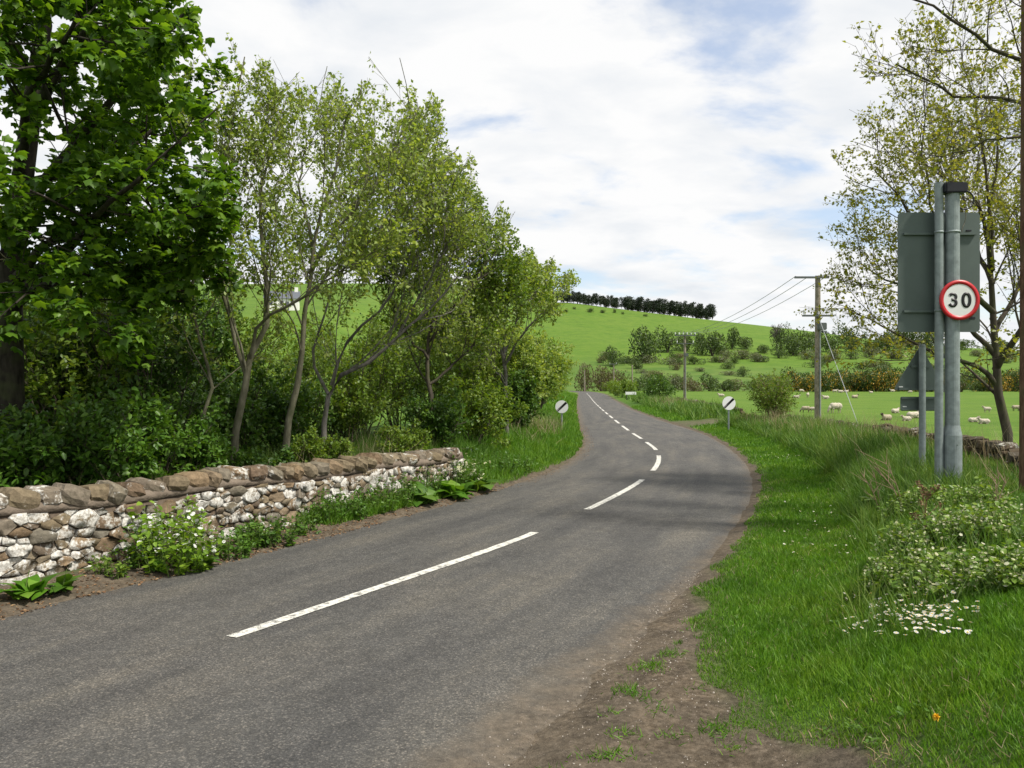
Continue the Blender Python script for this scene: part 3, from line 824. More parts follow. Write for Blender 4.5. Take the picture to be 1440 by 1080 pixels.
tree('sycamore_tree', 'large dark green sycamore with lobed leaves overhanging the stone wall', 'tree', syc,
     [dict(n=8, L=2.3, ang=55, up=0.10, wander=0.10, k=6, tmin=0.3, rend=0.01, flat=0.6),
      dict(n=7, L=1.0, ang=46, up=-0.02, wander=0.12, k=5, tmin=0.25, rend=0.005, flat=0.75),
      dict(n=4, L=0.45, ang=45, up=0.0, wander=0.15, k=3, tmin=0.25, rend=0.003)],
     (8, 0.104, 0.04, 0.30, 0.74, [(3, 1.5, 0.25), (2, 1.0, 0.5)]), M['bark_syc'], M['syc'], T_MAPLE, keep=keep_syc)
# multi-stemmed elms with small yellow-green leaves
D1 = 10.9
def keep_elm(p):
    px = 720 + p[:, 0] / p[:, 1] * FOC; py = 540 - (p[:, 2] - EYE) / p[:, 1] * FOC
    top = np.interp(px, [240, 330, 420, 520, 600, 650, 700, 760], [60, 62, 110, 105, 115, 215, 290, 340]) + 22 * np.sin(px * 0.13) + 14 * np.sin(px * 0.31)
    return (py > top) & (px > 225)
LV = [dict(n=11, L=2.2, ang=38, up=0.30, wander=0.09, k=6, tmin=0.30, rend=0.005),
      dict(n=8, L=1.1, ang=42, up=0.20, wander=0.12, k=5, tmin=0.15, rend=0.003),
      dict(n=6, L=0.42, ang=42, up=0.12, wander=0.14, k=3, tmin=0.2, rend=0.002)]
LF = (5, 0.066, 0.020, 0.35, 0.30, [(3, 1.2, 0.05), (2, 1.0, 0.2)])
tree('elm_tree', 'forked grey-barked elm with pale young leaves, next to the sycamore', 'tree',
     [([gp(320, D1), P(334, 585, D1), P(345, 522, D1), P(366, 485, D1), P(376, 440, D1), P(370, 370, D1), P(366, 290, D1 + .2), P(392, 170, D1 + .3)], 0.0651, 0.0140),
      ([P(345, 525, D1), P(326, 470, D1 - .1), P(311, 400, D1 - .2), P(300, 320, D1 - .2), P(322, 200, D1 - .2), P(344, 80, D1 - .1)], 0.0341, 0.0084),
      ([P(350, 512, D1), P(362, 465, D1 - .2), P(395, 438, D1 - .4), P(445, 405, D1 - .6), P(500, 362, D1 - .7), P(560, 300, D1 - .8)], 0.0279, 0.0084),
      ([gp(300, D1 + .2), P(285, 600, D1 + .2), P(296, 560, D1 + .3), P(275, 450, D1 + .6), P(265, 300, D1 + .9)], 0.0372, 0.0105)],
     LV, LF, M['bark_elm'], M['elm'], T_DIAMOND, keep=keep_elm)
D2 = 11.7
tree('elm_tree', 'tall elm with a curved pale trunk leaning over the middle of the wall', 'tree',
     [([gp(392, D2), P(408, 592, D2), P(424, 500, D2), P(432, 430, D2), P(440, 350, D2), P(462, 270, D2), P(492, 150, D2)], 0.0620, 0.0126),
      ([P(436, 385, D2), P(470, 330, D2 - .2), P(520, 270, D2 - .3), P(590, 150, D2 - .3)], 0.0310, 0.0084),
      ([P(440, 350, D2), P(425, 270, D2 + .3), P(430, 170, D2 + .3)], 0.0279, 0.0084),
      ([P(455, 290, D2), P(530, 240, D2 + .4), P(600, 210, D2 + .5)], 0.0248, 0.0084)],
     LV, LF, M['bark_elm'], M['elm'], T_DIAMOND, keep=keep_elm)
D3 = 12.8
tree('elm_tree', 'low elm whose long limbs sprawl to the right above the wall', 'tree',
     [([gp(452, D3), P(460, 560, D3), P(466, 540, D3), P(515, 512, D3), P(560, 470, D3), P(610, 430, D3 + .2), P(670, 350, D3 + .3)], 0.0527, 0.0105),
      ([P(466, 542, D3), P(485, 480, D3), P(530, 440, D3 - .2), P(570, 370, D3 - .2), P(610, 220, D3 - .2)], 0.0310, 0.0084),
      ([P(560, 470, D3), P(600, 400, D3 - .2), P(640, 320, D3 - .4)], 0.0248, 0.0084),
      ([P(462, 555, D3), P(440, 500, D3 + .6), P(470, 400, D3 + .9), P(500, 280, D3 + 1)], 0.0310, 0.0084)],
     LV, LF, M['bark_grey'], M['elm'], T_DIAMOND, keep=keep_elm)
D4 = 15.5
LF2 = (7, 0.080, 0.03, 0.3, 0.45, [(3, 1.3, 0.05), (2, 1.0, 0.3)])
tree('elm_tree', 'leafy elm above the far end of the stone wall', 'tree',
     [([gp(606, D4), P(606, 560, D4), P(600, 500, D4), P(612, 430, D4), P(640, 340, D4)], 0.0620, 0.0140),
      ([P(602, 505, D4), P(560, 450, D4), P(540, 380, D4)], 0.0310, 0.0105),
      ([P(604, 480, D4), P(650, 420, D4 - .3), P(700, 350, D4 - .4)], 0.0310, 0.0105),
      ([P(604, 540, D4), P(650, 500, D4 + .4), P(690, 450, D4 + .6)], 0.0310, 0.0105)],
     LV, LF2, M['bark_dark'], M['haw'], T_DIAMOND, keep=keep_elm)
D5 = 20.5
def keep_d5(p):
    px = 720 + p[:, 0] / p[:, 1] * FOC; py = 540 - (p[:, 2] - EYE) / p[:, 1] * FOC
    return (px < 806 + 10 * np.sin(py * 0.1)) & (py > 352 + 0.35 * np.abs(px - 730) + 10 * np.sin(px * .2))
tree('roadside_tree', 'slim tree with spreading forked limbs behind the speed sign verge', 'tree',
     [([gp(712, D5), P(711, 560, D5), P(707, 505, D5), P(690, 455, D5), P(672, 420, D5), P(660, 380, D5)], 0.0713, 0.0140),
      ([P(708, 510, D5), P(711, 450, D5 + .2), P(716, 400, D5 + .2), P(722, 360, D5)], 0.0434, 0.0105),
      ([P(708, 515, D5), P(735, 470, D5 - .2), P(765, 435, D5 - .2), P(792, 402, D5 - .2)], 0.0434, 0.0105),
      ([P(708, 500, D5), P(725, 460, D5 + .5), P(745, 410, D5 + .8), P(752, 372, D5 + .8)], 0.0310, 0.0084),
      ([P(711, 540, D5), P(680, 500, D5 - .8), P(650, 470, D5 - 1)], 0.0310, 0.0084)],
     [dict(n=10, L=2.0, ang=40, up=0.25, wander=0.10, k=6, tmin=0.3, rend=0.008),
      dict(n=8, L=1.0, ang=42, up=0.18, wander=0.12, k=5, tmin=0.2, rend=0.005),
      dict(n=5, L=0.5, ang=42, up=0.1, wander=0.14, k=3, tmin=0.2, rend=0.003)],
     (8, 0.090, 0.035, 0.3, 0.45, [(3, 1.3, 0.05), (2, 1.0, 0.3)]), M['bark_grey'], M['elm'], T_DIAMOND, keep=keep_d5)

# hedge trees that crowd the left edge of the road as it runs away
BK, BG = M['bark_dark'], M['bark_grey']
hl = ['bushy hedge tree just past the left round sign', 'second hedge tree along the left road edge beyond the sign', 'third hedge tree along the left road edge beyond the sign',
      'fourth hedge tree along the left road edge beyond the sign', 'farthest hedge tree at the left road edge before the crest', 'hedge tree filling in behind the left round sign']
for i, (yy, off, h, rad) in enumerate([(25.5, 3.6, 4.6, 1.7), (31.5, 2.1, 4.4, 1.45), (37.5, 2.1, 4.4, 1.8), (45, 2.3, 4.6, 2.0), (57, 2.8, 4.6, 2.4), (33.0, 3.6, 4.6, 1.7)]):
    shrub('hedge_tree', hl[i], float(XL(yy)) - off, yy, rad, h, (BK, M['haw'] if i % 2 == 0 else M['elm']), 0.10 + 0.001 * yy, 12, 8, (8, 7), T_DIAMOND, 'tree', 'hedge trees along the left road edge', flat=0.45, lean=0.75, sr0=0.035)
for i, (yy, off, h, rad) in enumerate([(72, 3.2, 4.8, 2.6), (92, 3.4, 5.0, 3.0), (118, 3.6, 5.5, 3.4), (145, 4.5, 6.0, 4.0)]):
    shrub('hedge_tree', 'distant hedge tree where the left road edge meets the crest', float(XL(yy)) - off, yy, rad, h, (BK, M['haw']), 0.22, 9, 6, (7, 6), T_DIAMOND, 'tree', 'distant hedge trees on the left', flat=0.45, lean=0.75, sr0=0.04)

# filler trees and undergrowth behind the wall
und = [  # px, depth, radius, height, leaf material, leaf size, template, label
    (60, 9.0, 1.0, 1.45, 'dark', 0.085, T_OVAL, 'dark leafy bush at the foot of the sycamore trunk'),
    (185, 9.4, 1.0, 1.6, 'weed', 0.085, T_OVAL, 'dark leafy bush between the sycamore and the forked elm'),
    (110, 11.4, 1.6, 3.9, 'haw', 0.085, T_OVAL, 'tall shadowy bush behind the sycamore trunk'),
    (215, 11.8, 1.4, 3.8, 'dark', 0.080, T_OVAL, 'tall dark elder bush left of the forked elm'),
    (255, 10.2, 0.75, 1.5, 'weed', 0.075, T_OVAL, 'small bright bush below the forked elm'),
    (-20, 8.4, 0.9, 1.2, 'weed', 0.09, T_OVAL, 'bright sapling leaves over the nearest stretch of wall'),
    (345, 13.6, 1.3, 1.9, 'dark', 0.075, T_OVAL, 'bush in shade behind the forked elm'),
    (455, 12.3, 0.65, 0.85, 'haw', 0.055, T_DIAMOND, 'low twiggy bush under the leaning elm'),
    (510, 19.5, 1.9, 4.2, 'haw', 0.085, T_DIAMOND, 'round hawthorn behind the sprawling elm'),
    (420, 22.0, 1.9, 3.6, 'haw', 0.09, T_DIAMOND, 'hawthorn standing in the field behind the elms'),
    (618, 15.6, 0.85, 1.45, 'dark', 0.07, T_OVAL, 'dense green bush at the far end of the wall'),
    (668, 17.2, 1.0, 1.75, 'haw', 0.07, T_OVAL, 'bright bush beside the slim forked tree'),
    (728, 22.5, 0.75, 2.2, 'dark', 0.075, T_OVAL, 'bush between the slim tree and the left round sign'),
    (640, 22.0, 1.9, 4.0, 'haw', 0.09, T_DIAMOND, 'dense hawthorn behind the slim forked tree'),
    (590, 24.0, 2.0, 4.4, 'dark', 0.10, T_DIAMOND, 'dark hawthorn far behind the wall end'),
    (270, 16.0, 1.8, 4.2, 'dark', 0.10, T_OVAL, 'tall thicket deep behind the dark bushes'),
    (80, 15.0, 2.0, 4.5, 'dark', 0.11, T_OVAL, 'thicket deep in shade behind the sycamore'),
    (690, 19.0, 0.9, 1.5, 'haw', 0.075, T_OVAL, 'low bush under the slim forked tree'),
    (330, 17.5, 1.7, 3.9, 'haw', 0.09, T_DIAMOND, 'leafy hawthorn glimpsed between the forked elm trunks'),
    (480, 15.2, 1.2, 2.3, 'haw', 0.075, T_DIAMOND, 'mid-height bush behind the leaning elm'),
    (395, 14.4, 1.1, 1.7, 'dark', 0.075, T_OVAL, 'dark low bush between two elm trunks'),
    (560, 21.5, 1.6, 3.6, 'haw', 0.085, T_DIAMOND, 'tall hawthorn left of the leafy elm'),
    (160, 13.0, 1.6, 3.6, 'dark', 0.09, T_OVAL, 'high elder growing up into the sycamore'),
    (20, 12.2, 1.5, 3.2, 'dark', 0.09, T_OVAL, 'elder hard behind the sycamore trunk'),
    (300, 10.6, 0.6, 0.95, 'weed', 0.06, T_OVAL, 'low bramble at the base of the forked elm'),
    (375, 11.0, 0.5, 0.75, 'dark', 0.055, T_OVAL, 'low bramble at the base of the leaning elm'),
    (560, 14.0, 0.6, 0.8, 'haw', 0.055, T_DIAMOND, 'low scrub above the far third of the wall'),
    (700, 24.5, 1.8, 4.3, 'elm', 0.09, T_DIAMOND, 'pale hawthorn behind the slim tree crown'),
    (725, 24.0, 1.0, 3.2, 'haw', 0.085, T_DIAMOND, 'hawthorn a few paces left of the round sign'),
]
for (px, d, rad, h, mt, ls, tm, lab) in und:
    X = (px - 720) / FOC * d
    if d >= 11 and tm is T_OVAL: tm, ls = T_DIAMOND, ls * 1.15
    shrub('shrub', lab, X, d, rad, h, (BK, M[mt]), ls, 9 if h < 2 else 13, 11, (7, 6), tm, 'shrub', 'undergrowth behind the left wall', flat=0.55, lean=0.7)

# ------------------------------------------------------------------ right-hand trees
D6 = 13.0
def keep_r(p):
    px = 720 + p[:, 0] / p[:, 1] * FOC; py = 540 - (p[:, 2] - EYE) / p[:, 1] * FOC
    lim = np.interp(py, [60, 160, 240, 330, 430, 520, 600], [1270, 1200, 1165, 1115, 1130, 1150, 1300]) + 22 * np.sin(py * 0.11)
    return (px > lim) & (py < 640)
tree('pasture_tree', 'slender tree with sparse bronze-green leaves behind the tall sign', 'tree',
     [([gp(1420, D6, -0.1), P(1412, 590, D6), P(1400, 530, D6), P(1398, 440, D6), P(1392, 340, D6), P(1400, 230, D6), P(1410, 130, D6)], 0.095, 0.012),
      ([P(1340, 380, D6 - .2), P(1300, 240, D6 - .5), P(1300, 110, D6 - .6)], 0.03, 0.008),
      ([P(1396, 380, D6), P(1380, 200, D6 + .3), P(1350, 60, D6 + .4)], 0.035, 0.008),
      ([P(1400, 540, D6), P(1370, 515, D6 - .2), P(1320, 500, D6 - .3), P(1260, 470, D6 - .4), P(1200, 440, D6 - .4)], 0.045, 0.010),
      ([P(1400, 500, D6), P(1350, 450, D6), P(1280, 410, D6), P(1210, 370, D6)], 0.05, 0.010),
      ([P(1398, 440, D6), P(1340, 380, D6 - .2), P(1280, 300, D6 - .2), P(1230, 240, D6 - .2)], 0.05, 0.010),
      ([P(1396, 400, D6), P(1350, 290, D6 + .4), P(1320, 190, D6 + .5)], 0.045, 0.010),
      ([P(1400, 520, D6), P(1430, 470, D6 - .5), P(1470, 380, D6 - .8), P(1490, 260, D6 - .8)], 0.06, 0.012),
      ([P(1396, 380, D6), P(1370, 280, D6 - .7), P(1300, 230, D6 - 1.0)], 0.04, 0.010),
      ([P(1398, 470, D6), P(1440, 380, D6 + .5), P(1450, 250, D6 + .8)], 0.045, 0.010)],
     [dict(n=10, L=1.7, ang=40, up=0.12, wander=0.10, k=6, tmin=0.25, rend=0.005),
      dict(n=7, L=1.1, ang=40, up=0.12, wander=0.12, k=5, tmin=0.12, rend=0.002),
      dict(n=4, L=0.42, ang=42, up=0.08, wander=0.14, k=3, tmin=0.2, rend=0.002)],
     (5, 0.060, 0.018, 0.35, 0.3, [(3, 1.2, 0.05), (2, 0.9, 0.15)]), M['bark_dark'], M['bronze'], T_DIAMOND, keep=keep_r)
D7 = 9.4
def keep_r2(p):
    px = 720 + p[:, 0] / p[:, 1] * FOC; py = 540 - (p[:, 2] - EYE) / p[:, 1] * FOC
    return (px > 1190) & (py < 330) & (p[:, 1] > 5)
tree('overhanging_tree', 'nearly bare tree with budding twigs reaching in above the tall sign', 'tree',
     [([gp(1580, D7, -0.1), P(1575, 400, D7), P(1560, 180, D7), P(1540, -60, D7), P(1530, -260, D7)], 0.16, 0.04),
      ([P(1565, 220, D7), P(1500, 165, D7 - .1), P(1420, 140, D7 - .2), P(1340, 130, D7 - .3), P(1260, 90, D7 - .3)], 0.038, 0.010),
      ([P(1555, 160, D7), P(1480, 110, D7 - .3), P(1400, 65, D7 - .4), P(1320, 15, D7 - .4), P(1250, -20, D7 - .4)], 0.038, 0.010),
      ([P(1555, 120, D7), P(1470, 20, D7 + .3), P(1400, -60, D7 + .4)], 0.05, 0.010),
      ([P(1570, 270, D7), P(1500, 190, D7 + .5), P(1420, 195, D7 + .5), P(1340, 215, D7 + .5)], 0.04, 0.008)],
     [dict(n=10, L=1.3, ang=36, up=0.10, wander=0.09, k=6, tmin=0.25, rend=0.003),
      dict(n=7, L=0.7, ang=40, up=0.12, wander=0.10, k=5, tmin=0.2, rend=0.002),
      dict(n=3, L=0.28, ang=42, up=0.10, wander=0.12, k=3, tmin=0.3, rend=0.0015)],
     (2, 0.060, 0.015, 0.2, 0.4, [(3, 1.0, 0.5), (2, 1.0, 0.5)]), M['bark_dark'], M['bronze'], T_DIAMOND, keep=keep_r2)
# willowy bush by the right round sign and bushes beyond the track
shrub('willow_bush', 'willowy olive-green bush beside the right round sign', 9.9, 29.8, 1.25, 2.15, (M['stemdry'], M['haw']), 0.075, 22, 8, (6, 6), T_DIAMOND, 'bush', flat=0.2, lean=0.8, sr0=0.012)
x_, y_, _z = hit(925, 562, 30)
shrub('roadside_bush', 'round dark bush on the verge beyond the track mouth', 12.9, 69, 1.9, 2.2, (BK, M['dark']), 0.16, 10, 7, (7, 6), T_DIAMOND, 'bush', flat=0.5, lean=0.7)
shrub('roadside_bush', 'low light green hedge bush behind the small white board', 13.6, 98, 2.4, 2.2, (BK, M['haw']), 0.2, 10, 6, (7, 6), T_DIAMOND, 'bush', flat=0.5, lean=0.8)
shrub('roadside_bush', 'light green bush at the right verge near the crest', 15.6, 112, 2.4, 2.0, (BK, M['haw']), 0.22, 10, 6, (7, 6), T_DIAMOND, 'bush', flat=0.5, lean=0.8)

# ------------------------------------------------------------------ far trees, bushes and hedges
def far_bush_meshes(n, leaf, lumps=5):
    cs = rng.normal(size=(lumps, 3)) * np.array([0.42, 0.42, 0.18]) + np.array([0, 0, 0.52])
    rs = rng.uniform(0.34, 0.52, lumps)
    k = rng.integers(0, lumps, n)
    u = rand_unit(n); p = cs[k] + u * (rs[k] * rng.uniform(0.6, 1.05, n) ** 0.5)[:, None]
    p[:, 2] = np.abs(p[:, 2])
    return scatter('foliage', p, rand_unit(n) + u, u + 0.5 * rand_unit(n), leaf * rng.uniform(.6, 1.3, n), T_OVAL)
def small_stems():
    ps = []
    for i in range(5):
        a = rng.uniform(0, 6.28); ps.append(([(0, 0, -.1), (0.12 * math.cos(a), 0.12 * math.sin(a), .3), (0.35 * math.cos(a), 0.35 * math.sin(a), .75)], [0.05, 0.035, 0.01]))
    return tubes('stems', ps, 5)
FB = {k: [far_bush_meshes(1300, 0.115, 9) for _ in range(3)] for k in ('farleaf', 'farpale', 'gorse', 'brownleaf')}
for k, ms in FB.items():
    for m_ in ms: m_.materials.append(M[k])
GF = [far_bush_meshes(420, 0.075, 9) for _ in range(3)]
for m_ in GF: m_.materials.append(M['gorsefl'])
ST = small_stems(); ST.materials.append(M['bark_dark'])
def far_bush(name, label, group, kind, x, y, rx, h, cat='bush', bloom=False, z=None):
    z = hz(x, y) if z is None else z
    r = empty(name, (x, y, z - 0.05), rng.uniform(0, 6.28)); r.scale = (rx, rx * rng.uniform(.8, 1.2), h)
    tag(r, label, cat, group)
    i = int(rng.integers(0, 3))
    for nm, m_ in (('stems', ST), ('foliage', FB[kind][i])) + ((('blossom', GF[i]),) if bloom else ()):
        o = bpy.data.objects.new(nm, m_); COL.objects.link(o); o.parent = r
    return r
def far_at(px, py, w_px, h_px, **k):
    x, y, z = hit(px, py, 60)
    far_bush(x=x, y=y, rx=w_px / 2 / FOC * y / 0.8, h=h_px / FOC * y, z=z, **k)
far_at(905, 510, 42, 42, name='hillside_tree', label='solitary round dark tree at the foot of the green hill', group=None, kind='farleaf', cat='tree')
far_at(862, 514, 22, 22, name='hillside_bush', label='small bush left of the round hillside tree', group=None, kind='farleaf')
for i in range(27):
    px = 945 + i * 18.5 + rng.uniform(-8, 8)
    far_at(px, 497 - 0.012 * (px - 945) + rng.uniform(-6, 5), rng.uniform(16, 44), rng.uniform(10, 29), name='hedge_bush', label='dark bush in the hedge line across the lower hillside', group='hedge line across the hillside', kind='farleaf')
for i in range(16):
    px = 880 + i * 35 + rng.uniform(-12, 12)
    far_at(px, 512 - 0.024 * (px - 880) + rng.uniform(-3, 4), rng.uniform(18, 30), rng.uniform(8, 14), name='blossom_bush', label='pale blossoming thorn bush below the hillside hedge', group='pale thorn bushes on the hillside', kind='farpale' if i % 3 else 'farleaf')
for i in range(9):
    px = 825 + i * 17 + rng.uniform(-5, 5)
    x = (px - 720) / FOC * (186 + 4 * i); far_bush('budding_tree', 'brownish budding tree in the belt beyond the road crest', 'budding trees beyond the crest', 'brownleaf' if i < 4 else ('farpale' if i % 2 else 'farleaf'), x, 186 + 4 * i, 2.6, rng.uniform(4.5, 6.5) if i < 3 else rng.uniform(3, 4.5), 'tree')
for i in range(26):
    px = 975 + i * 20 + rng.uniform(-6, 6); d = rng.uniform(176, 196)
    bl = 1090 < px < 1310 or px > 1380
    far_bush('gorse_bush' if bl else 'hedge_bush', 'orange-flowered gorse bush along the far edge of the pasture' if bl else 'rough bush in the hedge at the far edge of the pasture',
             'gorse along the pasture edge' if bl else 'hedge along the pasture edge', 'gorse' if bl else ('brownleaf' if i % 3 == 0 else 'farleaf'), (px - 720) / FOC * d, d, rng.uniform(2.6, 3.6), rng.uniform(3.0, 6.0) if bl else rng.uniform(2.0, 4.0), bloom=bl)
for i in range(34):
    px = 1085 + i * 11.5 + rng.uniform(-6, 6); d = rng.uniform(200, 262)
    bl = rng.random() < 0.45
    far_bush('gorse_bush', 'gorse bush with orange flowers on the bank above the pasture' if bl else 'dark gorse bush without flowers on the bank above the pasture', 'gorse on the bank', 'gorse', (px - 720) / FOC * d, d, rng.uniform(2.6, 4.2), rng.uniform(2.5, 5.5), bloom=bl)
for i in range(34):
    px, py = rng.uniform(840, 1440), rng.uniform(503, 531)
    far_at(px, py, rng.uniform(8, 26), rng.uniform(5, 12), name='scrub_bush', label='small scrub bush on the rough slope above the pasture', group='scrub on the rough slope', kind=('farpale', 'farleaf', 'brownleaf', 'gorse')[i % 4])
for px, py, w, h in [(796, 437, 8, 4), (808, 433, 4, 3), (830, 437, 9, 5), (847, 438, 8, 4), (864, 438, 4, 5), (876, 440, 4, 3), (908, 443, 6, 3)]:
    far_at(px, py + 2, w, h, name='hilltop_bush', label='tiny dark gorse bush dotting the upper slope of the hill', group='dark bushes on the upper slope', kind='gorse')
# bare grey tree on the skyline
x_, y_, z_ = hit(1092, 492, 60)
tree('bare_tree', 'leafless grey tree standing up from the hillside hedge', 'tree', [([(x_, y_, z_), (x_ + .2, y_, z_ + 4), (x_, y_, z_ + 9)], 0.35, 0.1)],
     [dict(n=14, L=8, ang=42, up=0.35, wander=0.1, k=5, tmin=0.25, rend=0.07), dict(n=7, L=3.4, ang=38, up=0.25, wander=0.12, k=4, tmin=0.2, rend=0.05), dict(n=4, L=1.6, ang=38, up=0.2, wander=0.12, k=3, tmin=0.2, rend=0.04)],
     (1, 0.2, 0.1, 0, 0.3, [(3, 1, 0.5)]), M['bark_grey'], M['brownleaf'], T_DIAMOND)
# pines on the crest
def pine_meshes():
    tr = tubes('trunk', [([(0, 0, -0.5), (rng.normal() * .1, 0, 5), (rng.normal() * .2, rng.normal() * .2, 9.2)], [0.22, 0.16, 0.05])] +
               [([(0, 0, h_), (1.2 * math.cos(a), 1.2 * math.sin(a), h_ + .4)], [0.06, 0.02]) for h_, a in zip(np.linspace(5, 8.5, 6), rng.uniform(0, 6.28, 6))], 5)
    lum = 8; cz = np.linspace(1.6, 8.6, lum); cr_ = np.interp(cz, [1.6, 5.0, 8.6], [1.7, 2.5, 1.3])
    a = rng.uniform(0, 6.28, lum); cs = np.stack([np.cos(a) * .7, np.sin(a) * .7, cz], -1)
    n = 600; k = rng.integers(0, lum, n); u = rand_unit(n)
    p = cs[k] + u * np.array([1, 1, .5]) * (cr_[k] * rng.uniform(.5, 1, n))[:, None]
    cw = scatter('crown', p, rand_unit(n), u, rng.uniform(.35, .8, n), T_OVAL)
    tr.materials.append(M['bark_dark']); cw.materials.append(M['pine'])
    return tr, cw
PN = [pine_meshes() for _ in range(4)]
def pine(x, y, s, label, group):
    r = empty('pine_tree', (x, y, hz(x, y)), rng.uniform(0, 6.28)); r.scale = (s * rng.uniform(1.05, 1.5),) * 2 + (s,)
    tag(r, label, 'tree', group)
    for nm, m_ in zip(('trunk', 'crown'), PN[int(rng.integers(0, 4))]):
        o = bpy.data.objects.new(nm, m_); COL.objects.link(o); o.parent = r
for i in range(280):
    f = i / 279
    x = -95 + f * 250 + rng.uniform(-1.5, 1.5); y = 598 + rng.uniform(-4, 22)
    pine(x, y, rng.uniform(.75, 1.1) * (0.85 + 0.25 * (x > 90)), 'dark pine in the plantation along the crest of the hill', 'pine plantation on the crest')
for i in range(26):
    pine(255 + i * 3.0 + rng.uniform(-2, 2), 640 + rng.uniform(0, 20), rng.uniform(.6, 1.0), 'far conifer peeping over the low end of the ridge', 'far conifers over the ridge')
for i in range(30):
    pine(-430 + i * 11 + rng.uniform(-4, 4), 505 + rng.uniform(0, 15), rng.uniform(.9, 1.3), 'conifer on the skyline seen through the left-hand trees', 'conifers on the left skyline')

# ------------------------------------------------------------------ signs
def disc(bm, c, r, y0, y1, n=48):
    bm_cyl(bm, (c[0], y0, c[2]), (c[0], y1, c[2]), r, r, n)
def ring_mesh(c, r0, r1, y0, y1, n=56):
    vs = []; F = []
    for i in range(n):
        a = 2 * math.pi * i / n
        for r_, y_ in ((r0, y0), (r1, y0), (r1, y1), (r0, y1)):
            vs.append((c[0] + r_ * math.cos(a), y_, c[2] + r_ * math.sin(a)))
    for i in range(n):
        j = (i + 1) % n
        for k in range(4): F.append((4*i+k, 4*i+(k+1) % 4, 4*j+(k+1) % 4, 4*j+k))
    return arr_mesh('ring', np.array(vs), np.array(F))
def stroke(pts, w, y0, y1, closed=False):
    """flat lettering stroke in the x-z plane with a little thickness"""
    pts = np.array(pts, float); n = len(pts)
    t = np.roll(pts, -1, 0) - np.roll(pts, 1, 0)
    if not closed: t[0] = pts[1] - pts[0]; t[-1] = pts[-1] - pts[-2]
    t = unit(t); nn = np.stack([-t[:, 1], t[:, 0]], -1)
    w = np.broadcast_to(np.asarray(w, float), (n,))[:, None]
    a, b = pts + nn * w / 2, pts - nn * w / 2
    V = []
    for i in range(n):
        V += [(a[i][0], y0, a[i][1]), (b[i][0], y0, b[i][1]), (b[i][0], y1, b[i][1]), (a[i][0], y1, a[i][1])]
    F = []
    for i in range(n if closed else n - 1):
        j = (i + 1) % n
        for k in range(4): F.append((4*i+k, 4*i+(k+1) % 4, 4*j+(k+1) % 4, 4*j+k))
    if not closed: F += [(0, 1, 2, 3), tuple(4*(n-1)+k for k in (3, 2, 1, 0))]
    return arr_mesh('digit', np.array(V), np.array(F))
def rounded_plate(x0, x1, z0, z1, y0, y1, r):
    bm = bmesh.new(); pts = []
    for cx, cz, a0 in ((x1 - r, z1 - r, 0), (x0 + r, z1 - r, 90), (x0 + r, z0 + r, 180), (x1 - r, z0 + r, 270)):
        for k in range(7):
            a = R(a0 + 15 * k); pts.append((cx + r * math.cos(a), cz + r * math.sin(a)))
    f = bm.faces.new([bm.verts.new((a, y0, b)) for a, b in pts])
    e = bmesh.ops.extrude_face_region(bm, geom=[f])
    bmesh.ops.translate(bm, vec=(0, y1 - y0, 0), verts=[g for g in e['geom'] if isinstance(g, bmesh.types.BMVert)])
    return bm
def cyl_mesh(nm, a, b, r1, r2=None, n=20):
    bm = bmesh.new(); bm_cyl(bm, a, b, r1, r2, n); return bm_mesh(nm, bm)
def box_mesh(nm, c, s, bevel=0.0, rot=None):
    bm = bmesh.new(); bm_box(bm, c, s, rot, bevel); return bm_mesh(nm, bm)

# tall sign on twin poles, seen from behind, with a 30 roundel facing the road user
SX, SY = (1339 - 720) / FOC * 8.9, 8.9
SZ = hz(SX, SY)
sg_ = empty('speed_limit_sign', (SX, SY, SZ))
tag(sg_, 'tall galvanised twin-pole sign with grey back plate and red-ringed 30 roundel', 'sign')
def sl(nm, me, mat, parent=sg_, smooth=False):
    o = link(nm, me, mat, parent, smooth)
    if parent is sg_: o.matrix_parent_inverse = Matrix.Identity(4)
    return o
px2m = 8.9 / FOC
zof = lambda py, d=8.9: EYE - (py - 540) / FOC * d - SZ
post = sl('post', cyl_mesh('post', (0, 0, zof(600)), (0, 0, zof(272)), 0.078, 0.076, 24), M['galv'], smooth=False)
bm = bmesh.new(); bm_cyl(bm, (0, 0, -0.2), (0, 0, zof(612)), 0.101, 0.101, 24); bm_cyl(bm, (0, 0, zof(612)), (0, 0, zof(598)), 0.101, 0.079, 24)
slv = sl('post_base', bm_mesh('post_base', bm), M['galv'], post)
bm = bmesh.new(); bm_box(bm, (0, -0.1005, zof(625)), (0.012, 0.006, 0.012)); bm_cyl(bm, (0, 0, 0.02), (0, 0, 0.05), 0.106, 0.106, 24)
sl('collar', bm_mesh('collar', bm), M['signback'], post)
tx = (1320.5 - 1339) * px2m
sl('slim_post', cyl_mesh('slim_post', (tx, 0.0, -0.2), (tx, 0.0, zof(257)), 0.046, 0.046, 20), M['galv'])
x0, x1 = (1271 - 1339) * px2m * 1.015, (1386 - 1339) * px2m * 1.015
plate = sl('back_plate', bm_mesh('back_plate', rounded_plate(x0, x1, zof(467, 9.03), zof(299, 9.03), 0.118, 0.128, 0.045)), M['signback'])
for py in (329, 438):
    rail = sl('rail', box_mesh('rail', ((x0 + x1) / 2, 0.1, zof(py, 9)), (x1 - x0 - 0.11, 0.03, 0.028), 0.003), M['signback'])
    for cx, cr_ in ((0, 0.083), (tx, 0.050)):
        sl('clamp', ring_mesh((0, 0, 0), cr_ - 0.006, cr_, -0.012, 0.012, 28), M['galv'], rail).matrix_local = Matrix.Translation((cx, 0, zof(py, 9))) @ Matrix.Rotation(R(90), 4, 'X')
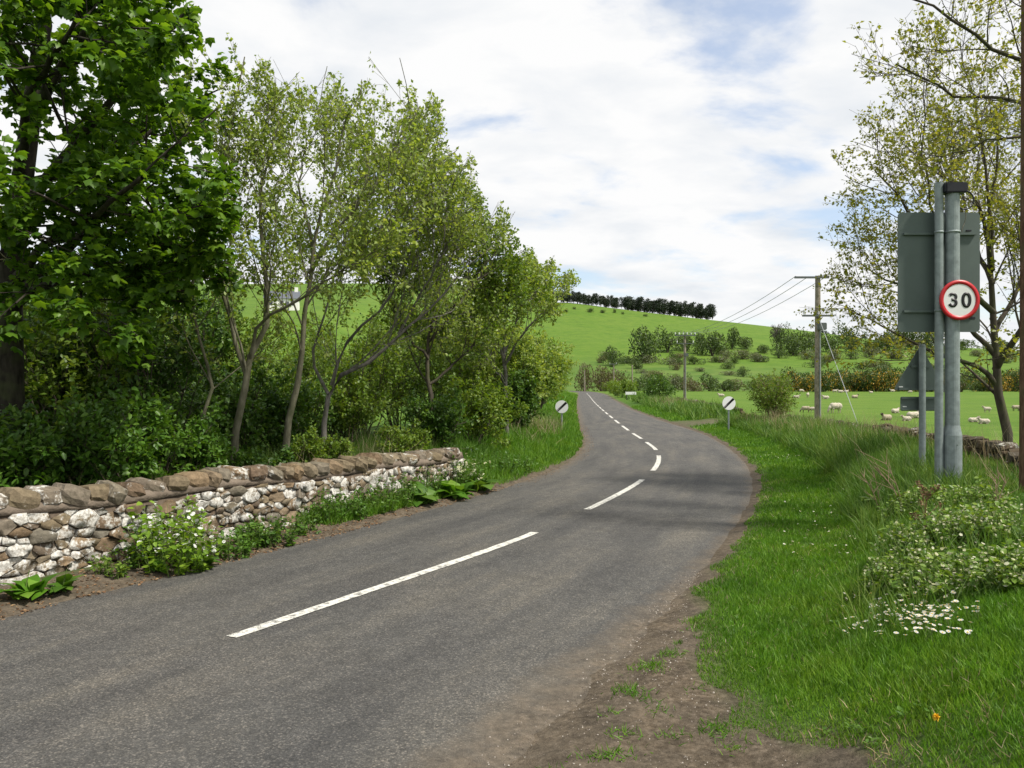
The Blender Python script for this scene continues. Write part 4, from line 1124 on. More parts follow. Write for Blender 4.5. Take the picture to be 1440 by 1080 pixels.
sl('maker_label', box_mesh('maker_label', (x1 - 0.09, 0.1155, zof(447, 9)), (0.07, 0.004, 0.022)), M['blackplastic'], plate)
# roundel
rc = ((1341.5 - 1339) * px2m, 0, zof(422, 8.8)); RR_ = 0.226
bm = bmesh.new(); disc(bm, rc, RR_ - 0.004, -0.112, -0.106)
rd = sl('roundel', bm_mesh('roundel', bm), M['white'])
sl('red_ring', ring_mesh(rc, RR_ * 0.80, RR_, -0.116, -0.104), M['red'], rd)
def dig(pts, w, closed=False):
    return stroke([(rc[0] + a, rc[2] + b) for a, b in pts], w, -0.1155, -0.111, closed)
H_ = 0.168; W_ = 0.112; sw = 0.034
p0 = []
for i in range(40):
    a = 2 * math.pi * i / 40; p0.append((0.076 + (W_ - sw) / 2 * math.copysign(abs(math.cos(a)) ** 0.9, math.cos(a)), (H_ - sw * .8) / 2 * math.copysign(abs(math.sin(a)) ** 0.9, math.sin(a))))
sl('digit_zero', dig(p0, sw, True), M['black'], rd)
p3 = []; cx3 = -0.078; rx_, ru, rl = (W_ - sw) / 2, (H_ - sw) / 4 * 0.95, (H_ - sw) / 4 * 1.05
zt = H_ / 2 - sw / 2 - ru; zb = -H_ / 2 + sw / 2 + rl
for i in range(15):
    a = R(160 - i * (250 / 14)); p3.append((cx3 + rx_ * 0.95 * math.cos(a), zt + ru * math.sin(a)))
p3.append((cx3 - 0.012, zt - ru))
p4 = [(cx3 - 0.012, zb + rl)]
for i in range(15):
    a = R(90 - i * (250 / 14)); p4.append((cx3 + rx_ * math.cos(a), zb + rl * math.sin(a)))
m3 = dig(p3, sw * .92); m4 = dig(p4, sw * .95)
v1 = np.array([v.co for v in m3.vertices]); v2 = np.array([v.co for v in m4.vertices]); v2[:, 1] -= 0.0004
f1 = np.array([p.vertices[:] for p in m3.polygons]); f2 = np.array([p.vertices[:] for p in m4.polygons])
sl('digit_three', arr_mesh('digit_three', np.concatenate([v1, v2]), np.concatenate([f1, f2 + len(v1)])), M['black'], rd)
# detector head, bracket and cable
hd = sl('detector_head', box_mesh('detector_head', (0.0, -0.02, zof(266)), (0.25, 0.17, 0.115), 0.012), M['blackplastic'])
sl('bracket', cyl_mesh('bracket', (0, 0, zof(280)), (0, 0, zof(270)), 0.055, 0.084), M['blackplastic'], hd)
cab = []
for i in range(22):
    a = R(100 - i * 15); cab.append((0.145 + 0.10 * math.cos(a), 0.0, zof(280) - 0.01 + 0.105 * math.sin(a)))
sl('cable', tubes('cable', [(cab, [0.0085] * len(cab))], 6), M['blackplastic'], hd, True)
c2 = [(0.15, 0.02, zof(293)), (0.185, 0.05, zof(303)), (0.19, 0.09, zof(312)), (0.165, 0.095, zof(321)), (0.17, 0.1, zof(324))]
sl('thin_lead', tubes('thin_lead', [(resample(c2, 10), [0.004] * 10)], 5), M['polewood'], hd, True)
sl('plug', box_mesh('plug', (0.245, 0.1, zof(322)), (0.06, 0.025, 0.016), 0.003), M['blackplastic'], plate)

# triangular warning sign seen from behind
WX, WY = (1297 - 720) / FOC * 10.1, 10.1
WZ = hz(WX, WY); k2 = WY / FOC
ws = empty('warning_sign', (WX, WY, WZ)); tag(ws, 'triangular road sign and small plate seen from behind on a slim post', 'sign')
wz = lambda py: EYE - (py - 540) * k2 - WZ
pst = link('post', cyl_mesh('post', (0, 0, -0.2), (0, 0, wz(487)), 0.041, 0.041), M['galv'], ws)
link('collar', cyl_mesh('collar', (0, 0, 0.02), (0, 0, 0.10), 0.049, 0.046), M['galv'], pst)
link('post_cap', cyl_mesh('post_cap', (0, 0, wz(487)), (0, 0, wz(484)), 0.044, 0.03), M['signback'], pst)
bm = bmesh.new()
tri = [Vector(((1263 - 1297) * k2 * 1.12, 0, wz(549))), Vector((-(1263 - 1297) * k2 * 1.12, 0, wz(549))), Vector((0, 0, wz(486)))]
cen = sum(tri, Vector()) / 3; pts = []
for i in range(3):
    a, b, c = tri[i - 1], tri[i], tri[(i + 1) % 3]
    e0, e1 = (a - b).normalized(), (c - b).normalized()
    for t in np.linspace(0, 1, 6):
        q = b + (e0 * (1 - t) + e1 * t) * 0.06 * (1 - 0.5 * math.sin(math.pi * t)); pts.append(q)
f = bm.faces.new([bm.verts.new((p.x, 0.055, p.z)) for p in pts])
e = bmesh.ops.extrude_face_region(bm, geom=[f]); bmesh.ops.translate(bm, vec=(0, 0.006, 0), verts=[g for g in e['geom'] if isinstance(g, bmesh.types.BMVert)])
tp = link('triangle_plate', bm_mesh('triangle_plate', bm), M['signback'], ws)
link('rail', box_mesh('rail', (0, 0.045, wz(547)), (0.56, 0.02, 0.03)), M['signback'], tp)
link('rail', box_mesh('rail', (0, 0.045, wz(515)), (0.24, 0.02, 0.03)), M['signback'], tp)
link('maker_label', box_mesh('maker_label', (-0.25, 0.053, wz(544)), (0.05, 0.003, 0.014)), M['white'], tp)
sp = link('supplementary_plate', bm_mesh('supplementary_plate', rounded_plate(-0.255, 0.255, wz(578), wz(558), 0.055, 0.061, 0.02)), M['signback'], ws)
for py in (560, 576): link('rail', box_mesh('rail', (0, 0.044, wz(py)), (0.50, 0.02, 0.018)), M['signback'], sp)
link('maker_label', box_mesh('maker_label', (-0.2, 0.053, wz(572)), (0.05, 0.003, 0.012)), M['white'], sp)

# national-limit roundels either side of the road
def nsl(x, y, zc, r, label, rz):
    z0 = hz(x, y); rt = empty('round_road_sign', (x, y, z0), rz); tag(rt, label, 'sign', 'round white signs with a black diagonal bar')
    zc -= z0
    link('post', cyl_mesh('post', (0, 0.03, -0.2), (0, 0.03, zc + r * .6), 0.030, 0.030, 14), M['galv'], rt)
    bm = bmesh.new(); disc(bm, (0, 0, zc), r, -0.012, -0.004, 40)
    d = link('roundel', bm_mesh('roundel', bm), M['white'], rt)
    a = R(43); c, s = math.cos(a), math.sin(a); hw = r * 0.17; L_ = r * 0.97
    link('black_bar', stroke([(-c * L_, zc - s * L_), (0, zc), (c * L_, zc + s * L_)], hw * 2, -0.0165, -0.011), M['black'], d)
    bm = bmesh.new(); disc(bm, (0, 0, zc), r * 1.0, -0.004, -0.001, 40)
    link('back', bm_mesh('back', bm), M['signback'], d)
    for q in (-.12, .12): link('clip', box_mesh('clip', (0, 0.012, zc + q), (0.10, 0.03, 0.02)), M['galv'], d)
nsl((790 - 720) / FOC * 28.6, 28.6, EYE - (572 - 540) / FOC * 28.6, 0.235, 'white roundel with black diagonal bar in the left grass verge', R(-4))
nsl((1025 - 720) / FOC * 28.8, 28.8, EYE - (567 - 540) / FOC * 28.8, 0.250, 'white roundel with black diagonal bar beside the willowy bush', R(6))
# small white board on two posts beyond the track
bx, by = (887 - 720) / FOC * 84, 84.0
bz = hz(bx, by); bd = empty('road_board', (bx, by, bz)); tag(bd, 'small low white board on posts by the far right verge', 'sign')
zb_ = EYE - (553 - 540) / FOC * 84 - bz
link('board', box_mesh('board', (0, -0.03, zb_), (1.15, 0.03, 0.30), 0.006), M['white'], bd)
for q in (-.42, .42): link('post', box_mesh('post', (q, 0.03, zb_ / 2 - 0.1), (0.09, 0.09, zb_ + 0.35)), M['black'], bd)

# ------------------------------------------------------------------ poles and wires
def utility_pole(x, y, ztop, r, label, arms, mat='polewood', group=None, transformer=False, stay=None, lamp=False):
    z0 = hz(x, y); rt = empty('utility_pole', (x, y, z0)); tag(rt, label, 'pole', group)
    t = ztop - z0
    link('pole', cyl_mesh('pole', (0, 0, -0.3), (0, 0, t), r * 1.12, r * 0.85, 16), M[mat], rt)
    for (ax0, ax1, dz, th, nins) in arms:
        am = link('crossarm', box_mesh('crossarm', ((ax0 + ax1) / 2, -r - 0.03, t + dz), (ax1 - ax0, 0.09, th)), M['transf'], rt)
        for i in range(nins):
            q = ax0 + 0.08 + (ax1 - ax0 - 0.16) * i / max(1, nins - 1)
            bm = bmesh.new()
            bm_cyl(bm, (q, -r - .03, t + dz + th / 2), (q, -r - .03, t + dz + th / 2 + .10), .02, .02, 8)
            for j in range(3): bm_cyl(bm, (q, -r - .03, t + dz + th / 2 + .07 + j * .06), (q, -r - .03, t + dz + th / 2 + .12 + j * .06), .07, .03, 10)
            link('insulator', bm_mesh('insulator', bm), M['porcelain'], am)
    if transformer:
        link('fuse_box', box_mesh('fuse_box', (0.10, -r - 0.14, t + transformer), (0.42, 0.26, 0.36), 0.03), M['transf'], rt)
        link('cable_guard', cyl_mesh('cable_guard', (0.05, -r - .03, 0.2), (0.05, -r - .03, t + transformer), .03, .03, 8), M['galv'], rt)
    if stay:
        link('stay_wire', tubes('stay_wire', [([(0, 0, t + stay[0]), tuple(np.array(stay[1]) - np.array([x, y, z0]))], [0.014, 0.014])], 5), M['wire'], rt)
    return rt
d_ = 40.0
A = np.array(P(1150, 388, d_))
gx_, gy_, gz_ = hit(1243, 608, 25)
utility_pole(A[0], A[1], A[2], 0.15, 'stout wooden utility pole with crossarm and fuse box at the pasture wall', [(-1.25, 0.5, -0.10, 0.10, 0), (-0.85, 0.75, -2.05, 0.09, 3)], transformer=-2.6, stay=(-2.0, (15.2, 34.0, hz(15.2, 34.0))))
d_ = 85.0
Bp = np.array(P(963, 472, d_))
utility_pole(Bp[0], Bp[1], Bp[2], 0.15, 'wooden pole with two white-insulated crossarms beyond the far stone wall', [(-1.15, 1.15, 0.02, 0.12, 6), (-0.95, 0.95, -0.85, 0.08, 2)], transformer=-2.1)
for px, top, d_, lab in ((863, 512, 180, 'slim pale pole with a small crossarm past the road crest'), (889, 513, 172, 'slim pale pole without crossarm past the road crest'), (822, 521, 176, 'short grey post among the budding trees at the crest')):
    q = P(px, top, d_)
    utility_pole(q[0], q[1], q[2], 0.16, lab, [(-1.0, 0.7, 0.0, 0.14, 2)] if px == 863 else [], group=None)
for k, (dx0, dx1, dz0) in enumerate([(-1.2, -0.9, -0.1), (-0.6, 0.0, -0.15), (0.4, 0.9, -0.1)]):
    a = A + np.array([dx0, -0.2, dz0 + 0.06]); b = Bp + np.array([dx1, -0.2, 0.25])
    t = np.linspace(0, 1, 16)[:, None]; c = a * (1 - t) + b * t; c[:, 2] -= 0.7 * 4 * (t * (1 - t))[:, 0]
    o = link('overhead_wire', tubes('overhead_wire', [(c, [0.016] * 16)], 5), M['wire'])
    tag(o, 'thin overhead wire strung between the two wooden utility poles', 'wire', 'overhead wires')
# brown pole at the right-hand edge of the view
q = (1450 - 720) / FOC * 8.3
utility_pole(q, 8.3, 7.5, 0.10, 'creosoted brown wooden pole right of the tall sign', [], mat='polebrown')

# house across the left fields
hx, hy, hz_ = (397 - 720) / FOC * 185, 185.0, 0
hz_ = hz(hx, hy)
hs = empty('farmhouse', (hx, hy, hz_), R(12)); tag(hs, 'distant white farmhouse with slate roof seen through the elms', 'house')
link('wall', box_mesh('wall', (0, 0, 1.1), (7.6, 5.0, 3.0)), M['plaster'], hs)
bm = bmesh.new()
vs = [bm.verts.new(p) for p in [(-4.1, -2.8, 2.55), (4.1, -2.8, 2.55), (4.1, 2.8, 2.55), (-4.1, 2.8, 2.55), (-4.1, 0, 4.6), (4.1, 0, 4.6)]]
for f in ((0, 1, 5, 4), (2, 3, 4, 5), (0, 4, 3), (1, 2, 5), (0, 3, 2, 1)): bm.faces.new([vs[i] for i in f])
rf = link('roof', bm_mesh('roof', bm), M['slate'], hs)
link('chimney', box_mesh('chimney', (3.2, 0, 4.9), (0.8, 0.6, 1.2)), M['plaster'], rf)
for q in (-2.4, 0.1, 2.5):
    w_ = link('window', box_mesh('window', (q, -2.51, 1.5), (1.0, 0.06, 1.2)), M['white'], hs)
    link('pane', box_mesh('pane', (q, -2.55, 1.5), (0.84, 0.04, 1.04)), M['pane'], w_)
link('door', box_mesh('door', (1.3, -2.51, 0.85), (0.9, 0.06, 2.0)), M['slate'], hs)

# ------------------------------------------------------------------ sheep
def sheep_mesh(pose):
    bm = bmesh.new()
    def ball(c, s, rot=None, sub=3):
        r_ = bmesh.ops.create_icosphere(bm, subdivisions=sub, radius=1.0)
        bmesh.ops.transform(bm, matrix=Matrix.Translation(c) @ (rot or Matrix.Identity(4)) @ Matrix.Diagonal((*s, 1)), verts=r_['verts'])
    lie = pose == 'lie'
    bz = 0.30 if lie else 0.60
    ball((0, 0, bz), (0.50, 0.26, 0.275)); ball((0.27, 0, bz + .02), (0.27, 0.235, 0.26)); ball((-0.29, 0, bz + .01), (0.29, 0.26, 0.27))
    ball((-0.58, 0, bz - .02), (0.07, 0.05, 0.14))
    if pose == 'graze':
        nk, hd, dv = (0.52, 0, 0.50), (0.70, 0, 0.22), Vector((0.35, 0, -0.94))
    else:
        nk, hd, dv = (0.50, 0, bz + .22), (0.66, 0, bz + .36), Vector((0.93, 0, -0.35))
    q = (Vector(hd) - Vector((0.38, 0, bz + .05)))
    rot = q.to_track_quat('X', 'Z').to_matrix().to_4x4()
    ball(nk, (0.22, 0.13, 0.14), rot)
    rot = dv.to_track_quat('X', 'Z').to_matrix().to_4x4()
    ball(hd, (0.13, 0.075, 0.085), rot); h2 = Vector(hd) + dv * 0.10; ball(h2, (0.085, 0.05, 0.055), rot)
    for s in (-1, 1):
        ball(Vector(hd) - dv * 0.07 + Vector((0, s * 0.12, 0.03)), (0.035, 0.085, 0.025), Matrix.Rotation(s * -0.25, 4, 'X'))
        for lx in (0.30, -0.34):
            if lie:
                bm_cyl(bm, (lx, s * .17, 0.10), (lx + 0.24, s * 0.22, 0.05), 0.06, 0.035, 10)
            else:
                ball((lx, s * .13, 0.46), (0.10, 0.075, 0.17))
                k = -0.03 if lx < 0 else 0.02
                bm_cyl(bm, (lx, s * .13, 0.40), (lx + k, s * .13, 0.20), 0.048, 0.036, 10)
                bm_cyl(bm, (lx + k, s * .13, 0.22), (lx, s * .13, 0.0), 0.036, 0.036, 10)
    me = bm_mesh('sheep', bm)
    o = bpy.data.objects.new('tmp', me); COL.objects.link(o)
    md = o.modifiers.new('r', 'REMESH'); md.mode = 'VOXEL'; md.voxel_size = 0.028
    dg = bpy.context.evaluated_depsgraph_get(); dg.update()
    m2 = bpy.data.meshes.new_from_object(o.evaluated_get(dg))
    bpy.data.objects.remove(o)
    n = len(m2.vertices); co = np.empty(n * 3, np.float32); m2.vertices.foreach_get('co', co); co = co.reshape(-1, 3)
    wool = (co[:, 2] > (0.0 if lie else 0.36)) & (co[:, 0] < 0.50)
    co[wool] += (rng.normal(size=(int(wool.sum()), 3)) * 0.010)
    m2.vertices.foreach_set('co', co.ravel())
    ctr = np.empty(len(m2.polygons) * 3, np.float32); m2.polygons.foreach_get('center', ctr); ctr = ctr.reshape(-1, 3)
    hdv = np.array(hd)
    head = (np.linalg.norm((ctr - hdv - np.array(dv) * .03) * np.array([1, 0.9, 1]), axis=1) < 0.20)
    legs = ctr[:, 2] < (0.0 if lie else 0.36)
    if lie: legs = (ctr[:, 2] < 0.12) & (np.abs(ctr[:, 1]) > 0.16)
    m2.materials.clear()
    m2.polygons.foreach_set('material_index', (head | legs).astype(np.int32))
    m2.polygons.foreach_set('use_smooth', np.ones(len(m2.polygons), bool))
    return m2
SHM = {}
for pose in ('graze', 'stand', 'lie'):
    base = sheep_mesh(pose)
    for fc in ('dark', 'pale'):
        m_ = base.copy(); m_.materials.append(M['wool' if fc == 'dark' else 'wool2']); m_.materials.append(M['face' if fc == 'dark' else 'face2']); SHM[pose, fc] = m_
flock = [  # px, feet py, length px, pose, face, heading (deg, 0 = facing right), label
    (1133, 580, 13, 'graze', 'dark', 180, 'dark-faced grazing sheep between the willowy bush and the stout pole'),
    (1144, 580, 10, 'graze', 'pale', 150, 'pale sheep grazing right beside the stout utility pole'),
    (1175, 581, 21, 'graze', 'pale', 185, 'large woolly sheep grazing just right of the stout utility pole'),
    (1136, 559, 9, 'stand', 'pale', 60, 'sheep standing further back left of the stout pole'),
    (1120, 560, 9, 'lie', 'pale', 0, 'sheep lying at the edge of the willowy bush'),
    (1161, 561, 10, 'lie', 'pale', 180, 'sheep lying behind the stout pole'),
    (1202, 560, 10, 'lie', 'dark', 0, 'sheep lying alone in mid pasture'),
    (1174, 547.5, 7, 'stand', 'pale', 0, None), (1182, 547.5, 8, 'lie', 'pale', 180, None), (1190, 548, 7, 'lie', 'pale', 0, None), (1127, 546.5, 7, 'graze', 'pale', 0, None),
    (1255, 551, 7, 'lie', 'pale', 180, None), (1329, 551, 7, 'stand', 'pale', 0, None), (1280, 549, 6, 'graze', 'pale', 180, None), (1225, 547.5, 6, 'lie', 'pale', 180, None),
    (1247, 591, 18, 'lie', 'dark', 215, 'black-headed sheep lying left of the slim sign post'),
    (1259, 581, 14, 'lie', 'pale', 20, 'brownish sheep lying behind the black-headed one'),
    (1275, 592, 9, 'lie', 'pale', 180, 'lamb lying below the small sign plate'),
    (1284, 588, 20, 'lie', 'pale', 10, 'large sheep lying behind the lamb under the small sign plate'),
    (1369, 594, 11, 'lie', 'pale', 0, 'white sheep resting between the tall sign and the slender tree'),
    (1384, 596, 9, 'lie', 'pale', 180, 'lamb lying beside the slender tree trunk'),
    (1388, 580, 9, 'stand', 'pale', 180, 'sheep standing behind the slender tree'),
    (1429, 578, 12, 'graze', 'dark', 0, 'sheep grazing between the slender tree and the brown pole'),
    (1014, 560, 9, 'stand', 'pale', 180, 'sheep looking over behind the right round sign')]
for px, py, lp, pose, fc, hdg, lab in flock:
    x, y, z = hit(px, py, 30)
    if y > 185: y = 165 + rng.uniform(-8, 8); x = (px - 720) / FOC * y; z = hz(x, y)
    s = min(1.1, max(0.5, lp / FOC * y / 1.25))
    o = bpy.data.objects.new('sheep', SHM[pose, fc]); COL.objects.link(o)
    o.location = (x, y, z - 0.01); o.rotation_euler = (0, 0, R(hdg + rng.uniform(-15, 15))); o.scale = (s, s, s)
    tag(o, lab or 'tiny far-off sheep by the gorse at the end of the pasture', 'sheep', 'flock of sheep in the pasture')

# ------------------------------------------------------------------ grass and roadside plants
def ground_pts(n, xlo, xhi, ylo, yhi, accept):
    x = rng.uniform(0, 1, n); y = rng.uniform(ylo, yhi, n)
    x = xlo(y) + (xhi(y) - xlo(y)) * x
    ok = accept(x, y); x, y = x[ok], y[ok]
    return np.stack([x, y, hgt(x, y) - 0.004], -1)
def blades(name, Pp, h, w, lean, mat, label=None, parent=None, cat=None):
    n = len(Pp)
    d = rng.normal(size=(n, 3)) * lean; d[:, 2] = 1.0
    nr = rng.normal(size=(n, 3)); nr[:, 2] = -0.3
    # the bend follows the blade's face; width is relative to length
    o = link(name, scatter(name, Pp, d, nr, h, T_BLADE, w / h), mat)
    tag(o, label, cat, kind='stuff')
    return o
ok_r = lambda x, y: (s_grass(x, y) + np.interp(y, [0, 7, 10], [0.65, 0.55, 0.18]) * (fbm(x * 2.1, y * 2.1) - 0.5) > 0.02) & (x < 0.70 * y + 0.6) & (np.abs(y - LANE(x)) > 2.0 + 0.5 * fbm(x, y))
Ps, Hs, Ws = [], [], []
for ylo, yhi, n, hh, ww in ((2.2, 3.2, 16000, .050, .0036), (3.2, 4.6, 30000, .050, .0040), (4.6, 6.5, 28000, .052, .0050), (6.5, 9.5, 30000, .055, .0064), (9.5, 15, 27000, .06, .0095), (15, 30, 26000, .075, .015), (30, 60, 7000, .13, .035)):
    p = ground_pts(n, lambda y: XG(y) - 0.15, lambda y: np.minimum(XG(y) + 2.3 * np.hypot(1, slope(XG, y)), 0.70 * y + 0.6), ylo, yhi, ok_r)
    patch = 0.6 + 0.9 * fbm(p[:, 0] * 1.3, p[:, 1] * 1.3)
    edge = 0.45 + 0.55 * sm(0, 0.5, s_grass(p[:, 0], p[:, 1]))
    Ps.append(p); Hs.append(hh * patch * edge * rng.uniform(.55, 1.45, len(p))); Ws.append(ww * rng.uniform(.7, 1.3, len(p)))
blades('verge_grass', np.concatenate(Ps), np.concatenate(Hs), np.concatenate(Ws), 0.38, M['grass'], 'short bright green grass on the mown right-hand verge', cat='grass')
p = ground_pts(9000, lambda y: XG(y) - 0.05, lambda y: np.minimum(XG(y) + 2.3 * np.hypot(1, slope(XG, y)), 0.70 * y + 0.6), 2.4, 14, lambda x, y: ok_r(x, y) & (fbm(x * 1.7 + 8, y * 1.7) > 0.46))
blades('dead_grass_blades', p, rng.uniform(.025, .075, len(p)), np.interp(p[:, 1], [2, 14], [.003, .007]), 0.8, M['straw'], 'dead straw-coloured blades mixed into the mown verge', cat='grass')
p = ground_pts(420, lambda y: XG(y) + 0.05, lambda y: np.minimum(XG(y) + 2.0 * np.hypot(1, slope(XG, y)), 0.70 * y + 0.6), 2.6, 13, lambda x, y: ok_r(x, y) & (fbm(x * 0.9 + 2, y * 0.9) > 0.5))
q = np.repeat(p, 9, 0); q[:, 2] += rng.uniform(.01, .035, len(q)); q[:, :2] += rng.normal(size=(len(q), 2)) * .012
a_ = rng.uniform(0, 6.28, len(q)); d_v = np.stack([np.cos(a_), np.sin(a_), rng.uniform(.15, .8, len(q))], -1)
tag(link('verge_weeds', scatter('verge_weeds', q, d_v, np.tile([0, 0, 1.], (len(q), 1)) + .3 * rand_unit(len(q)), rng.uniform(.014, .034, len(q)), T_OVAL), M['weed']), 'low rosettes of broad-leaved weeds among the mown grass', 'weeds', kind='stuff')
# taller growth on the bank
ok_t = lambda x, y: (x < 0.70 * y + 1.0) & (s_right(x, y) > 1.25 + 0.6 * (fbm(x * .9, y * .9) - 0.3)) & (np.abs(y - LANE(x)) > 2.1)
Ps, Hs, Ws = [], [], []
for ylo, yhi, n, hh, ww in ((4.5, 8, 9000, .20, .007), (8, 13, 22000, .26, .008), (13, 20, 20000, .36, .012), (20, 34, 17000, .34, .018), (34, 75, 14000, .55, .042), (75, 150, 5000, .6, .08)):
    p = ground_pts(n, lambda y: XR(y) + 1.0, lambda y: XR(y) + np.interp(y, [0, 30, 40, 150], [4.2, 4.2, 5.2, 5.5]), ylo, yhi, ok_t)
    Ps.append(p); Hs.append(hh * rng.uniform(.4, 1.4, len(p)) * (0.5 + fbm(p[:, 0], p[:, 1])) * (1 - 0.55 * sm(2.3, 3.0, s_right(p[:, 0], p[:, 1])) * (p[:, 1] < 20))); Ws.append(ww * rng.uniform(.6, 1.3, len(p)))
blades('bank_grass', np.concatenate(Ps), np.concatenate(Hs), np.concatenate(Ws), 0.42, M['tall'], 'long rough grass on the bank in front of the field wall', cat='grass')
# pale dry grass in the bank
Ps = []
for ylo, yhi, n in ((8, 14, 420), (14, 20, 900), (20, 31, 1300), (44, 64, 1600)):
    Ps.append(ground_pts(n, lambda y: XR(y) + 1.7, lambda y: XR(y) + 4.0, ylo, yhi, lambda x, y: (fbm(x * .7 + 9, y * .7) > 0.47) & (x < 0.7 * y + 1)))
p = np.concatenate(Ps)
blades('dry_bank_grass', p, rng.uniform(.35, .8, len(p)), np.interp(p[:, 1], [8, 30, 60], [.004, .010, .03]), 0.3, M['straw'], 'pale dry grass stalks standing in the bank', cat='grass')
# left verge beyond the wall end, the wall foot, and the ground behind the wall
Ps, Hs, Ws = [], [], []
for ylo, yhi, n, hh, ww, o0, o1 in ((9.6, 13.5, 9000, .24, .007, .22, .62), (13.0, 18, 18000, .26, .009, .10, 3.0), (18, 26, 19000, .28, .014, .06, 3.0), (26, 45, 12000, .32, .026, .06, 2.6), (45, 120, 5000, .45, .06, .06, 3)):
    p = ground_pts(n, lambda y: XL(y) - o1 * np.hypot(1, slope(XL, y)), lambda y: XL(y) - o0 * np.hypot(1, slope(XL, y)), ylo, yhi, lambda x, y: (fbm(x * 2.1, y * 2.1) - 0.5) * .4 + s_left(x, y) > 0.08)
    e = 0.35 + 0.65 * sm(0, 0.8, s_left(p[:, 0], p[:, 1]))
    Ps.append(p); Hs.append(hh * e * rng.uniform(.45, 1.35, len(p))); Ws.append(ww * rng.uniform(.6, 1.3, len(p)))
blades('left_verge_grass', np.concatenate(Ps), np.concatenate(Hs), np.concatenate(Ws), 0.40, M['grass'], 'lush long grass on the left verge past the wall end', cat='grass')
p = ground_pts(18000, lambda y: XL(y) - 6.0, lambda y: XL(y) - 1.25 * np.hypot(1, slope(XL, y)), 6.5, 17, lambda x, y: x > -0.68 * y - 1)
blades('shaded_grass', p, rng.uniform(.15, .55, len(p)), 0.009, 0.45, M['tall'], 'rank grass growing in shade behind the stone wall', cat='grass')
Ps = [ground_pts(n, lambda y: XL(y) - 2.6, lambda y: XL(y) - b, ylo, yhi, lambda x, y: fbm(x * .9 + 4, y * .9) > 0.5) for ylo, yhi, n, b in ((8.5, 14, 900, 1.3), (20, 29, 1500, .8))]
p = np.concatenate(Ps)
blades('dry_stalks', p, rng.uniform(.35, .85, len(p)), np.interp(p[:, 1], [8, 28], [.004, .010]), 0.4, M['straw'], 'dry stalks behind the wall and by the left round sign', cat='grass')
# tufts pushing through the bare soil on the near right
tc_ = rng.uniform(0, 1, (26, 2)); Ps = []
for a, b in tc_:
    y = 3.35 + 2.4 * b; x = float(XR(y)) + 0.25 + a * max(0.1, float(XG(y) - XR(y)) - 0.3)
    m_ = int(rng.integers(18, 60)); q = rng.normal(size=(m_, 2)) * np.array([0.05, 0.035]) + np.array([x, y]); Ps.append(np.concatenate([q, hgt(q[:, 0], q[:, 1])[:, None]], 1))
p = np.concatenate(Ps)
blades('soil_tufts', p, rng.uniform(.02, .06, len(p)), 0.005, 0.9, M['grass'], 'small grass tufts in the bare soil beside the road', cat='grass')
# leaf litter under the wall, grit and pebbles on the soil
p = ground_pts(5200, lambda y: XL(y) - .62 * np.hypot(1, slope(XL, y)), lambda y: XL(y) + 0.10, 4.5, 13.5, lambda x, y: fbm(x * 2.5, y * 2.5) > 0.36)
q = ground_pts(900, lambda y: XL(y) - .2, lambda y: XL(y) + .3, 13.5, 34, lambda x, y: fbm(x * 2.5, y * 2.5) > 0.4)
p = np.concatenate([p, q]); p[:, 2] = np.maximum(p[:, 2], 0.012) + 0.006
o = link('leaf_litter', scatter('leaf_litter', p, rand_unit(len(p)) * np.array([1, 1, .25]), rand_unit(len(p)) * .5 + np.array([0, 0, 1]), rng.uniform(.012, .045, len(p)), T_DIAMOND), M['deadleaf'])
tag(o, 'brown leaf litter strewn along the foot of the wall', 'leaf litter', kind='stuff')
t = NT('grit_stone'); col_ = t.ramp(t.island(), [(0, (.07, .055, .045)), (.6, (.17, .14, .115)), (1, (.40, .37, .33))]); M['grit'] = t.done(t.bsdf(col_, .9, .15))
n = 4200
y = rng.uniform(3.2, 7.5, n); x = XR(y) - 0.55 + rng.random(n) * (XG(y) - XR(y) + 0.5)
tet = (np.array([[1, 0, -.3], [-.6, .8, -.3], [-.5, -.8, -.3], [0, .1, .75], ]), np.array([[0, 1, 3], [1, 2, 3], [2, 0, 3]]))
zg = np.maximum(hgt(x, y), 0.012 * (s_right(x, y) < 0.1))
o = link('loose_grit', scatter('loose_grit', np.stack([x, y, zg], -1), rand_unit(n) * np.array([1, 1, .1]), np.tile([0, 0, 1.], (n, 1)), rng.uniform(.0015, .0065, n) * (1 + 1.2 * (rng.random(n) > .985)), tet), M['grit'])
tag(o, 'loose grit and small pebbles on the worn road edge', 'gravel', kind='stuff')

